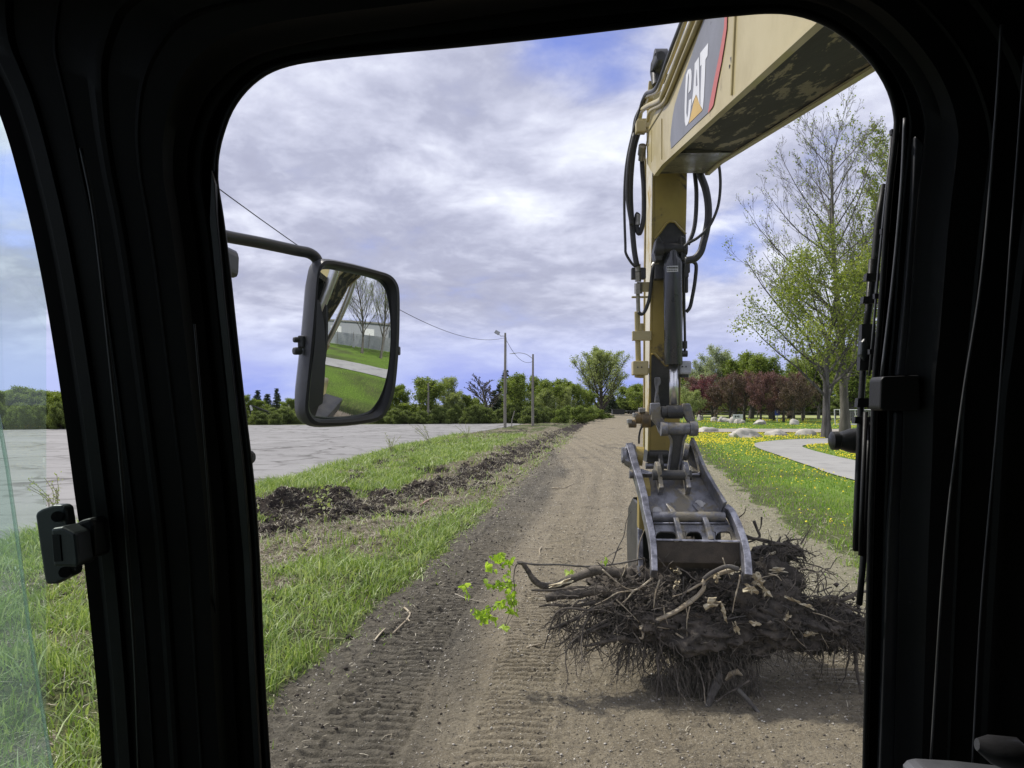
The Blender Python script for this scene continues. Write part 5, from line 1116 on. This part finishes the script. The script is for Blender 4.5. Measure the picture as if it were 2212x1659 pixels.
lp_([(640, 560), (760, 500), (880, 465), (940, 560), (960, 1000), (870, 1030), (720, 1030), (690, 700)], .80, .03, 'latch_bracket', cabd, la, .004)
MB().tube([PD(*zH(x, y), .788) for x, y in ((660, 655), (730, 690), (760, 680))], .002, 6).build('spring', fit, la)
for x, y in ((440, 450), (540, 1200)): MB().cyl(PD(*zH(x, y), .80), PD(*zH(x, y), .794), .006, 12).build('screw', rubber, la, 40)
# console and lever at the lower right
con = cabmat('grey_console_plastic', (.07, .072, .08), .45, .4)
MB().prism([PD(x, y, .86) for x, y in ((1944, 1700), (1944, 1648), (1952, 1634), (1975, 1632), (2060, 1637), (2150, 1647), (2215, 1657), (2300, 1672), (2300, 1780), (1944, 1780))], FWD*-.25).build('armrest_console', con, cab, bevel=.008)
MB().tube([PD(2110, 1608, .74), PD(2140, 1618, .74), PD(2190, 1630, .74), PD(2240, 1665, .74)], [.006, .014, .018, .012], 12, flat=.7).build('control_lever', cabmat('lever_plastic', (.02, .02, .022), .45), cab, 50)
# wiper and its arms outside the glass
wp = MB().tube([PD(x, y, 1.0) for x, y in ((1909, 398), (1898, 470), (1890, 560), (1880, 640), (1868, 740))], [.003, .005, .005, .005, .004], 6).build('wiper_arm', rubber, cab, True)
m = MB().tube([PD(x, y, 1.0) for x, y in ((1884, 560), (1874, 690), (1866, 780), (1860, 870), (1855, 1000), (1850, 1120), (1849, 1190))], .0042, 6); m.build('wiper_blade', rubber, wp, True)
m = MB().tube([PD(x, y, .985) for x, y in ((1881, 900), (1874, 1040), (1867, 1180), (1862, 1240), (1856, 1306))], [.0035, .0045, .0045, .0042, .0042], 8); m.tube([PD(x, y, .98) for x, y in ((1870, 890), (1862, 1100), (1859, 1200))], .003, 6); m.build('second_blade', rubber, wp, True)
m = MB()
for y0, y1, x in ((590, 606, 1887), (640, 655, 1880), (700, 760, 1876), (760, 800, 1873), (860, 880, 1868), (900, 915, 1862)): m.prism([PD(a, b, .985) for a, b in ((x-14, y0), (x+16, y0), (x+14, y1), (x-16, y1))], FWD*.01)
m.build('blade_bridge', rubber, wp)
m = MB().prism([PD(a, b, .98) for a, b in ((1862, 738), (1870, 728), (1878, 745), (1878, 775), (1866, 780), (1860, 765))], FWD*.014); m.build('arm_joint', latm, wp, bevel=.003)
MB().tube([PF(x, y, .0) for x, y in ((1927, 290), (1914, 420), (1900, 560), (1888, 700), (1878, 812))], .0016, 5).build('washer_tube', rail, wp, True)
m = MB(); [m.box(PF(x, y, .004), .006, .006, .006) for x, y in ((1929, 286), (1908, 500), (1893, 640), (1882, 760))]; m.build('tube_clip', rubber, wp)
# stubs of the outside hand rail
def stub(x0, x1, y, r, D, name): 
    a, b = PD(x0, y, D), PD(x1, y, D); L2 = (b-a).length; return MB().tube([a, a.lerp(b, .04), a.lerp(b, .16), a.lerp(b, .18), a.lerp(b, .22), a.lerp(b, .42), a.lerp(b, .6), b], [r*.45, r*.72, r*.74, r*.62, r*.7, r*.96, r, r], 28).build(name, cabmat('knob_black', (.008, .008, .009), .35), cab, 40)
stub(1793, 1900, 952, .0172, 1.02, 'grab_rail_end')
MB().tube([PD(520, 988, 1.0), PD(544, 988, 1.0), PD(549, 988, 1.0)], [.009, .009, .006], 16).build('grab_rail_end', rubber, cab, 40)
MB().prism([PD(x, y, 1.15) for x, y in ((300, 520), (487, 528), (491, 545), (490, 575), (487, 590), (300, 590))], FWD*.05).build('side_lamp', rail, cab, bevel=.006)

# ------------------------------------------------------------------ off to the right, seen in the mirror
bl = thing('metal_building', 'long grey metal sided building reflected in the machine mirror', 'building', (52, 0, 0), 0)
msid = pmat('grey_siding', (.34, .35, .37), (.28, .29, .31), 1, .6, stretch=(1, 6, .2)); MB().box((0, 0, 2.9), 16, 56, 5.8, (Vector((1, 0, 0)), Vector((0, 1, 0)), UP)).build('wall', msid, bl)
MB().box((0, 0, 6.0), 16.6, 56.6, .4, (Vector((1, 0, 0)), Vector((0, 1, 0)), UP)).build('roof', mconc, bl)
for y in (-16, -4, 9, 20): MB().box((-8.03, y, 2.2), .06, 4, 4.2, (Vector((1, 0, 0)), Vector((0, 1, 0)), UP)).build('door', mwhite, bl)
tk_ = thing('storage_tank', 'tall pale tank beside the grey building in the mirror', 'tank', (42, 6, 0), 0); MB().tube([(0, 0, 0), (0, 0, 7), (0, 0, 8)], [1.0, 1.0, .2], 20).build('shell', mgal, tk_, 30); MB().tube([(-1.06, 0, 0), (-1.06, 0, 8)], .05, 5).build('ladder', mblk, tk_)
cf = thing('panel_fence', 'grey panel fence reflected in the machine mirror', 'fence', (30, 0, 0), 0)
MB().box((0, 0, 1.5), .08, 60, 2.4, (Vector((1, 0, 0)), Vector((0, 1, 0)), UP)).build('panel', mgal, cf)
for y in range(-30, 31, 4): MB().tube([(-.1, y, 0), (-.1, y, 3.0)], .05, 6).build('post', mpole, cf)
for i, (x, y, s) in enumerate(((22, 1.5, .55), (24, -2.5, .6), (21.5, 6.5, .5), (25, 12, .62))):
    src = [o for o in bpy.data.objects if o.name.startswith('poplar_tree') and not o.parent][0]
    copy_tree_at(src, (x, y, 0), i*1.9, s, 'young poplar before the grey panel fence, reflected in the machine mirror', 'young poplars by the fence')
# ------------------------------------------------------------------ the torn out stump in the grip of the thumb
import bmesh
st = thing('tree_stump', 'torn out tree stump with muddy roots and leafy twigs, held by the excavator thumb', 'stump')
soilm = pmat('clinging_soil', (.038, .032, .027), (.10, .084, .068), 7, .95, bump=1.0, bscale=18, c3=(.11, .085, .06), thr3=(.60, .72), s3=9)
rootm = pmat('root_bark', (.048, .040, .033), (.13, .11, .088), 14, .85, bump=.6, bscale=40); twigm = pmat('pale_twig', (.46, .40, .29), (.30, .24, .16), 12, .7, bump=.3)
woodm = pmat('torn_wood', (.62, .56, .40), (.36, .28, .16), 14, .7, bump=.7, bscale=30, c3=(.10, .07, .04), thr3=(.58, .66), stretch=(1, 1, 3)); greyb = pmat('loose_bark', (.13, .12, .105), (.07, .062, .055), 12, .85, bump=.6)
S = lambda x, y, D: PD(*zS(x, y), D)
def clump(parts, name):
    bm = bmesh.new()
    for k, (x, y, D, rx, ry, rz_, ang) in enumerate(parts):
        r = bmesh.ops.create_icosphere(bm, subdivisions=5 if rx > .25 else 4, radius=1); c = S(x, y, D); rot = Matrix.Rotation(ang, 3, 'Y')
        for v in r['verts']:
            p = v.co.copy(); q = p*1.9+Vector((k*7.3, 0, k)); n = mnoise.fractal(q, .6, 2.2, 6)*.36 + mnoise.noise(p*9+Vector((k, 0, 0)))*.10 + mnoise.noise(p*22)*.07
            p *= 1+n; p = Vector((p.x*rx*1.08, p.y*ry*1.1, p.z*rz_*1.12)); p.rotate(rot); v.co = p+c-FWD*.02
    me = bpy.data.meshes.new(name); bm.to_mesh(me); bm.free(); me.shade_smooth(); me.materials.append(soilm); o = bpy.data.objects.new(name, me); COL.objects.link(o); o.parent = st; return o
soil_ob = clump([(930, 320, 7.55, .36, .33, .20, .15), (1080, 300, 7.6, .40, .35, .26, 0), (1010, 430, 7.3, .38, .3, .2, .1), (1300, 470, 7.3, .55, .38, .25, 0), (1560, 400, 7.35, .50, .4, .30, .1), (1720, 450, 7.3, .50, .34, .2, .25),
       (1950, 470, 7.25, .42, .26, .15, .3), (1660, 250, 7.5, .25, .22, .20, .3), (1640, 120, 7.7, .22, .16, .10, -.25), (1720, 90, 7.7, .12, .12, .07, 0), (1350, 620, 7.2, .26, .2, .13, 0), (1440, 540, 7.2, .3, .25, .16, 0), (2110, 520, 7.2, .3, .2, .1, .3),
       (1480, 930, 6.75, .12, .1, .05, 0), (1220, 240, 7.8, .35, .3, .35, 0)], 'soil_clump')
# the stump's trunk between the jaws
m = MB().tube(curve_pts([S(1260, 90, 7.7), S(1250, 180, 7.65), S(1255, 290, 7.6), S(1280, 400, 7.55)], 5), [.15]*5+[.16]*5+[.19]*5+[.26], 18); m.build('trunk', greyb, st, True)
def zroot(pts, D, r, mt, name='root', n=8, taper=.35, dD=0.0):
    k = len(pts); c = curve_pts([S(x, y, D+dD*i/(k-1)) for i, (x, y) in enumerate(pts)], 5); L_ = len(c); rr = random.Random(int(pts[0][0]*7+pts[0][1]))
    return MB().tube(c, [r*(1-(1-taper)*i/(L_-1))*(1+rr.uniform(-.12, .12)) for i in range(L_)], n).build(name, mt, st, True)
zroot([(900, 215), (760, 195), (690, 215), (600, 250), (540, 275), (470, 272), (425, 240), (400, 200), (370, 160), (345, 155)], 7.25, .050, rootm)
zroot([(860, 300), (720, 292), (640, 286), (520, 298), (415, 297)], 7.2, .028, rootm)
zroot([(880, 330), (760, 300), (640, 318), (560, 322), (490, 340)], 7.15, .052, rootm, taper=.8)
zroot([(900, 370), (760, 360), (640, 378), (520, 372), (455, 380)], 7.1, .024, rootm)
zroot([(1000, 480), (900, 490), (820, 492)], 7.0, .02, rootm); zroot([(960, 560), (860, 540), (760, 520), (690, 488), (630, 475)], 7.0, .028, rootm)
zroot([(840, 370), (720, 400), (650, 440), (560, 480), (500, 500)], 7.0, .028, rootm); zroot([(700, 400), (600, 390), (540, 420), (505, 520), (480, 600)], 6.95, .013, rootm); zroot([(820, 470), (700, 520), (650, 560), (610, 600)], 6.95, .016, rootm)
zroot([(900, 540), (800, 560), (720, 580), (680, 585)], 6.95, .025, rootm)
zroot([(1650, 560), (1760, 545), (1850, 522), (1960, 530), (2080, 570), (2200, 600), (2330, 625)], 7.05, .085, rootm, taper=.8, n=12); zroot([(1560, 620), (1650, 575), (1760, 555)], 7.0, .06, rootm)
zroot([(1950, 360), (2010, 350), (2060, 330), (2090, 310), (2160, 300), (2230, 290)], 7.0, .024, rootm); zroot([(1900, 350), (1960, 330), (2020, 365), (2080, 400), (2140, 420)], 7.0, .022, rootm)
zroot([(1500, 30), (1600, 35), (1700, 62), (1800, 85), (1880, 122)], 7.5, .016, rootm); zroot([(1640, 60), (1720, 62), (1800, 90), (1830, 150)], 7.5, .022, rootm); zroot([(1740, 110), (1790, 150), (1820, 200)], 7.45, .012, rootm); zroot([(1560, -60), (1575, -20), (1590, 20), (1560, 40), (1530, 50)], 7.6, .016, rootm, taper=.6); zroot([(1600, -80), (1596, -30), (1580, 0)], 7.6, .010, rootm)
zroot([(1500, 10), (1560, 30), (1640, 55), (1750, 65)], 7.5, .014, rootm)
zroot([(1680, 90), (1690, 40), (1700, 20)], 7.6, .02, rootm); zroot([(1745, 80), (1740, 40), (1720, 10)], 7.6, .014, rootm); zroot([(1480, -75), (1510, -100), (1520, -130)], 7.6, .008, rootm)
# forked side roots reaching out on the left, below and right
rf = random.Random(17); mbf = MB()
def forked(p, d, ln, r, lev):
    pts = [p.copy()]; n = 7
    for i in range(n):
        d = (d+Vector((rf.gauss(0, .2), rf.gauss(0, .16), rf.gauss(0, .2)-.03))).normalized(); p = p+d*ln/n; pts.append(p.copy())
        if lev < 2 and i > 0 and rf.random() < .6:
            sd = (d+Vector((rf.gauss(0, .7), rf.gauss(0, .5), rf.gauss(0, .7)-.3))).normalized(); forked(p, sd, ln*rf.uniform(.3, .6), r*(1-i/n*.6)*.5, lev+1)
    mbf.tube(pts, [r*(1-.75*i/n)*rf.uniform(.85, 1.15) for i in range(n+1)], 5, cap=False)
for x, y, dx, dz, ln, r in ((760, 390, -1, -.5, .55, .013), (720, 420, -1, -.9, .6, .012), (800, 450, -1, -.8, .7, .014), (850, 500, -.9, -1.1, .5, .012), (700, 350, -1, -.1, .5, .011), (660, 330, -1, -.25, .35, .009), (900, 540, -.5, -1.2, .45, .010),
                           (1000, 560, -.3, -1.3, .5, .011), (1120, 600, .1, -1.2, .6, .012), (1200, 620, -.2, -1.2, .5, .009), (1700, 560, .2, -1, .3, .010), (1900, 560, .3, -1, .35, .010), (2050, 570, .2, -1, .45, .012), (1980, 580, -.2, -1, .4, .008), (1760, 140, 1, .1, .45, .011), (1780, 180, .9, -.6, .4, .009), (1700, 70, .8, .6, .3, .008), (1900, 350, 1, .3, .4, .012), (1450, 620, .2, -1, .6, .010), (1560, 640, .3, -1, .45, .008)):
    forked(S(x, y, 7.0 if y > 200 else 7.5), Vector((dx, -.2, dz)).normalized(), ln, r, 0)
mbf.build('forked_roots', rootm, st, True)
# pale broken branches
zroot([(1480, 185), (1400, 205), (1310, 240), (1300, 290), (1250, 345), (1170, 400), (1090, 440), (1020, 470), (972, 490)], 6.95, .020, twigm, 'broken_branch', taper=.9); zroot([(978, 490), (990, 520), (985, 545), (970, 540)], 6.93, .014, twigm, 'broken_branch', taper=.5)
zroot([(1300, 255), (1240, 290), (1190, 315), (1140, 330)], 6.95, .013, twigm, 'broken_branch'); zroot([(1280, 310), (1210, 360), (1140, 405), (1060, 440), (975, 480)], 6.97, .008, twigm, 'broken_branch'); zroot([(1480, 190), (1420, 175), (1340, 210), (1300, 240)], 6.9, .024, greyb, 'broken_branch', taper=.7)
zroot([(1040, 232), (980, 280), (940, 298), (860, 310), (800, 345), (742, 372)], 6.95, .010, twigm, 'broken_branch'); zroot([(940, 300), (910, 340), (880, 364)], 6.95, .008, twigm, 'broken_branch'); zroot([(780, 190), (850, 250), (900, 285), (950, 298)], 6.95, .008, twigm, 'broken_branch')
zroot([(1490, 218), (1480, 270), (1460, 350), (1450, 412)], 6.85, .010, twigm, 'broken_branch'); zroot([(1158, 518), (1220, 560), (1290, 605)], 6.9, .009, twigm, 'broken_branch'); zroot([(1230, 380), (1215, 460), (1218, 560)], 6.9, .007, twigm, 'broken_branch')
zroot([(905, 165), (890, 210), (865, 250)], 7.2, .008, twigm, 'broken_branch'); zroot([(1400, 130), (1420, 190), (1440, 240)], 6.9, .006, twigm, 'broken_branch')
zroot([(340, 150), (440, 165), (560, 165), (700, 175), (850, 162), (1000, 132)], 7.3, .010, greyb, 'broken_branch', taper=.9); zroot([(830, 165), (860, 80), (890, 20), (905, -60), (930, -110)], 7.4, .007, greyb, 'broken_branch'); zroot([(880, 80), (830, 110), (780, 140)], 7.4, .006, greyb, 'broken_branch'); zroot([(960, 170), (970, 60), (1000, -20)], 7.3, .007, twigm, 'broken_branch')
# hanging bark strap, stick, stringy roots
c = curve_pts([S(1430, 670, 7.0), S(1390, 740, 6.95), S(1350, 820, 6.85), S(1325, 890, 6.75), S(1298, 960, 6.65), S(1310, 1005, 6.6)], 6)
MB().tube(c, [.05, .052, .05, .052, .055, .05, .055, .05, .048, .05, .045, .045, .042, .04, .038, .036, .034, .032, .03, .028, .026, .024, .024, .04, .045, .045, .04, .035, .03, .02, .008][:len(c)], 8, flat=.4, fdir=FWD).build('hanging_bark', greyb, st, True)
MB().tube([S(1415, 760, 6.9), S(1440, 730, 6.9), S(1475, 715, 6.88), S(1500, 735, 6.88)], [.02, .045, .05, .012], 8, flat=.5).build('wood_shard', twigm, st, 50)
zroot([(1480, 808), (1520, 850), (1570, 910), (1620, 970), (1665, 1020)], 6.75, .022, greyb, 'root', taper=.6, dD=-.25); zroot([(1330, 965), (1350, 1000), (1385, 1030), (1400, 1090), (1408, 1200)], 6.6, .010, twigm, 'root', dD=-.2); zroot([(1540, 760), (1480, 800), (1420, 830), (1370, 870), (1350, 880)], 6.75, .012, rootm)
zroot([(1140, 700), (1135, 780), (1180, 830), (1230, 880)], 6.9, .014, rootm); zroot([(1060, 640), (1070, 720), (1060, 860), (1080, 980), (1130, 1080)], 6.9, .010, rootm, dD=-.3); zroot([(2080, 600), (2090, 720), (2110, 820), (2120, 880)], 7.0, .02, rootm)
rp = random.Random(23)
for k in range(16):
    x, y = rp.uniform(760, 1980), rp.uniform(210, 500); a = rp.uniform(-.9, .9) if rp.random() < .6 else rp.uniform(1.0, 2.1); l = rp.uniform(60, 170)
    zroot([(x, y), (x+math.cos(a)*l*.5+rp.uniform(-12, 12), y+math.sin(a)*l*.5+rp.uniform(-12, 12)), (x+math.cos(a)*l, y+math.sin(a)*l)], 6.93, rp.uniform(.004, .009), twigm if rp.random() < .65 else greyb, 'broken_branch', 5, .5)
# splintered wood showing
rw = random.Random(9)
def shard(cx, cy, D, w_, h_, ang, name='exposed_wood'):
    pts = []; n = 15
    for i in range(n):
        a = 2*math.pi*i/n; r = rw.uniform(.35, 1.25); x, y = math.cos(a)*w_*r*1.2, math.sin(a)*h_*r*1.25
        pts.append(S(cx+x*math.cos(ang)-y*math.sin(ang), cy+x*math.sin(ang)+y*math.cos(ang), D+rw.uniform(-.02, .02)))
    ce = sum(pts, Vector())/n; mb = MB(); back = [p+FWD*.02 for p in pts]; front = ce-FWD*.008; o = len(mb.v); mb.v += [tuple(p) for p in pts]+[tuple(p) for p in back]+[tuple(front)]
    for i in range(n): j = (i+1) % n; mb.f.append((i, j, 2*n)); mb.f.append((i, n+i, n+j, j))
    mb.build(name, woodm, st)
for a in ((1580, 240, 6.95, 42, 30, .9), (1620, 300, 6.95, 50, 18, .9), (1545, 295, 6.85, 42, 20, .4), (1345, 370, 6.85, 38, 26, -.3), (1685, 198, 7.2, 40, 13, 0), (1640, 118, 7.45, 36, 8, -.5), (1780, 355, 6.95, 60, 9, .45), (1840, 380, 6.9, 36, 10, .3), (1850, 520, 6.9, 34, 14, 0), (1570, 470, 6.85, 28, 13, .3), (1735, 435, 6.9, 16, 22, .2),
          (1405, 410, 6.85, 9, 50, -.35), (1470, 490, 6.85, 12, 30, -.4), (570, 262, 7.15, 55, 10, -.3), (440, 342, 7.05, 30, 10, 0), (1165, 270, 7.2, 20, 26, 0), (1170, 200, 7.2, 16, 14, 0), (1140, 160, 7.3, 10, 30, .1), (1370, 230, 6.9, 16, 22, .2), (710, 605, 7.0, 22, 7, 0)): shard(*a)
# masses of fine roots
rr = random.Random(31); mb = MB()
def fine(x, y, D, dx, dz, ln, r, n=7):
    p = S(x, y, D); d = Vector((dx, rr.uniform(-.7, .1), dz)).normalized(); pts = [p.copy()]
    for i in range(n): d = (d+Vector((rr.gauss(0, .28), rr.gauss(0, .28), rr.gauss(0, .28)-.12))).normalized(); p = p+d*ln/n; pts.append(p.copy())
    mb.tube(pts, [r*(1-.75*i/n) for i in range(n+1)], 3, cap=False); return pts
for k in range(1700):
    q = rr.random()
    if q < .22: x, y, D = rr.uniform(560, 1050), rr.uniform(330, 560), 7.1; dx, dz, ln = rr.uniform(-1.3, .3), rr.uniform(-.9, .3), rr.uniform(.15, .5)
    elif q < .54: x, y, D = rr.uniform(850, 1550), rr.uniform(470, 640), 7.05; dx, dz, ln = rr.uniform(-.6, .4), rr.uniform(-1.4, -.2), rr.uniform(.12, .5)
    elif q < .76: x, y, D = rr.uniform(1500, 2140), rr.uniform(430, 600), 7.05; dx, dz, ln = rr.uniform(-.5, .8), rr.uniform(-1.2, .2), rr.uniform(.1, .32)
    elif q < .92: x, y, D = rr.uniform(1050, 1560), rr.uniform(560, 800), rr.uniform(6.85, 7.2); dx, dz, ln = rr.uniform(-.4, .4), -1, rr.uniform(.25, .7)
    else: x, y, D = rr.uniform(1600, 1860), rr.uniform(40, 260), 7.4; dx, dz, ln = rr.uniform(-.5, 1.2), rr.uniform(-.8, .6), rr.uniform(.08, .25)
    pts = fine(x, y, D, dx, dz, ln, rr.uniform(.002, .0055) if rr.random() < .9 else rr.uniform(.008, .012))
for k in range(260):   # tangle on the face of the root ball
    x, y = rr.uniform(700, 2050), rr.uniform(230, 560); p = S(x, y, 6.98+rr.uniform(-.03, .08)); a = rr.uniform(0, 6.28); d = Vector((math.cos(a), 0, math.sin(a)*.6)); pts = [p]
    for i in range(5): d = (d+Vector((rr.gauss(0, .35), rr.gauss(0, .2), rr.gauss(0, .35)))).normalized(); p = p+d*.06; pts.append(p)
    mb.tube(pts, rr.uniform(.003, .007), 3, cap=False)
tag(mb.build('fine_roots', rootm, st), kind='stuff')
# soil crumbs stuck between the roots
cr_ = np.random.default_rng(8); n = 3600; base = np.array([(1, 0, 0), (-1, 0, 0), (0, 1, 0), (0, -1, 0), (0, 0, 1), (0, 0, -1)], float); fc = np.array([(0, 2, 4), (2, 1, 4), (1, 3, 4), (3, 0, 4), (2, 0, 5), (1, 2, 5), (3, 1, 5), (0, 3, 5)])
ctr = np.array([tuple(S(min(2100, max(780, rr.gauss(1380, 300))), rr.gauss(430, 75), 7.1+rr.uniform(-.12, .1))) for _ in range(n)]); V = base[None]*cr_.uniform(.5, 1.4, (n, 6, 1))*(.006+.024*cr_.random(n)**2)[:, None, None]+ctr[:, None]
tag(np_mesh('soil_crumbs', V.reshape(-1, 3), (np.arange(n)[:, None, None]*6+fc).reshape(-1, 3), soilm, st), kind='stuff')
sv = [v.co.copy() for v in soil_ob.data.vertices if v.co.y < 7.6]; n = 9000; pk = [sv[rr.randrange(len(sv))] for _ in range(n)]
ctr = np.array([tuple(p+Vector((rr.gauss(0, .012), rr.gauss(0, .012)-.008, rr.gauss(0, .012)))) for p in pk]); V = base[None]*cr_.uniform(.5, 1.4, (n, 6, 1))*(.006+.026*cr_.random(n)**3)[:, None, None]+ctr[:, None]
tag(np_mesh('soil_lumps', V.reshape(-1, 3), (np.arange(n)[:, None, None]*6+fc).reshape(-1, 3), soilm, st), kind='stuff')
mb = MB()
for k in range(900):
    p = sv[rr.randrange(len(sv))].copy()-FWD*.01; a = rr.uniform(0, 6.28); d = Vector((math.cos(a), -.15, math.sin(a)*.7)); pts = [p]; ln = rr.uniform(.03, .075)
    for i in range(5): d = (d+Vector((rr.gauss(0, .35), rr.gauss(0, .2), rr.gauss(0, .35)-.06))).normalized(); p = p+d*ln; pts.append(p)
    mb.tube(pts, [rr.uniform(.003, .007)*(1-.12*i) for i in range(6)], 3, cap=False)
tag(mb.build('matted_roots', rootm, st), kind='stuff')
# leafy maple twig at the left
lfg = leafmat('fresh_maple_leaf', [(.22, .36, .03), (.34, .50, .06), (.48, .62, .14)], .5, 3)
lb = zroot([(420, 165), (345, 160), (325, 230), (330, 290), (310, 340), (330, 400), (290, 480)], 7.1, .006, greyb, 'leafy_twig')
for pts in ([(330, 300), (250, 270), (190, 275)], [(325, 170), (260, 135), (215, 110)], [(320, 330), (240, 370), (160, 400), (120, 430)], [(330, 250), (210, 265), (110, 262), (70, 280)], [(325, 350), (300, 420), (280, 480)], [(310, 200), (300, 150), (270, 125)], [(240, 370), (200, 420), (170, 460)]):
    c = curve_pts([S(x, y, 7.1) for x, y in pts], 5); MB().tube(c, .004, 4).build('side_twig', greyb, lb)
leaf = []; lobes = [(0, 0), (.28, .05), (.5, .22), (.42, .42), (.62, .62), (.34, .66), (.22, .9), (0, 1.25), (-.22, .9), (-.34, .66), (-.62, .62), (-.42, .42), (-.5, .22), (-.28, .05)]
mb = MB(); rl = random.Random(4)
for (cx, cy, sx, sy, k) in ((80, 285, 28, 26, 8), (235, 130, 45, 28, 13), (290, 150, 40, 20, 8), (190, 175, 14, 20, 5), (225, 268, 42, 22, 11), (290, 260, 30, 30, 9), (150, 400, 40, 26, 12), (180, 430, 40, 32, 16), (250, 370, 45, 26, 12), (310, 385, 30, 34, 12), (320, 330, 26, 22, 7), (280, 480, 14, 16, 4), (615, 195, 16, 8, 3), (790, 140, 22, 12, 4), (300, 215, 22, 18, 6)):
    for i in range(int(k*1.5)):
        p = S(cx+rl.gauss(0, sx*.6), cy+rl.gauss(0, sy*.6), 7.1+rl.uniform(-.12, .12)); s = rl.uniform(.028, .056); up = Vector((rl.gauss(0, .5), rl.gauss(0, .5), -1)).normalized(); rt_ = up.orthogonal(); rt_.rotate(Matrix.Rotation(rl.uniform(0, 6.28), 3, up)); nm = up.cross(rt_)
        mb.poly([p+up*(y*s)+rt_*(x*s)+nm*(abs(x)*s*.35) for x, y in lobes])
tag(mb.build('maple_leaves', lfg, lb), kind='stuff')
# things lying on the dirt near the track
def lying(pts, r, mt, name, label, cat, z=.03, flat=1.0):
    c = curve_pts([G(x, y, z) for x, y in pts], 5); return tag(MB().tube(c, [r*(1-.4*i/(len(c)-1)) for i in range(len(c))], 6, flat=flat).build(name, mt, None, True), label, cat)
z6 = ZC(600, 1100, 2.141)
lying([z6(830, 822), z6(858, 850), z6(845, 880), z6(800, 925), z6(770, 955)], .016, twigm, 'broken_stick', 'bent pale peeled stick lying on the dark track edge', 'stick', .04)
lying([z6(845, 880), z6(858, 892)], .012, twigm, 'bark_flake', 'small pale flake beside the bent peeled stick', 'wood chip', .04)
lying([z6(720, 940), z6(695, 965), z6(672, 995)], .05, twigm, 'wood_slab', 'flat tan sliver of wood on the dark soil near the grass edge', 'wood chip', .03, .25)
lying([z6(975, 255), z6(945, 265), z6(915, 285)], .06, pmat('pink_wood', (.42, .25, .2), (.35, .2, .16)), 'wood_slab', 'pinkish peeled branch piece on the black soil strip', 'wood chip', .12, .6)
lying([z6(1600, 195), z6(1660, 195), z6(1715, 172)], .02, twigm, 'broken_stick', 'thin forked stick lying mid road far up the dirt track', 'stick', .03)
lying([z6(1550, 500), z6(1535, 520), z6(1540, 545)], .012, twigm, 'broken_stick', 'short hooked stick on the road above the leafy twig', 'stick', .03)
lying([z6(1470, 1030), z6(1500, 1020), z6(1550, 1010)], .014, twigm, 'broken_stick', 'pale curved stick on the tread marks below the leafy twig', 'stick', .03)
# small sapling in the torn soil
g = G(*z6(400, 430)); sp = thing('sapling', 'small yellow green sapling standing in the black torn soil', 'sapling', Vector((g.x, g.y, ground_z(g.x, g.y))))
MB().tube([(0, 0, 0), (.02, 0, .3), (0, 0, .6)], .008, 4).build('stem', rootm, sp); pts = np.random.default_rng(3).normal(0, 1, (46, 3))*np.array([.13, .13, .13])+np.array([0, 0, .55]); V, Fc = leaf_quads(pts, .08, 3); np_mesh('leaf', V, Fc, lf_pale, sp)
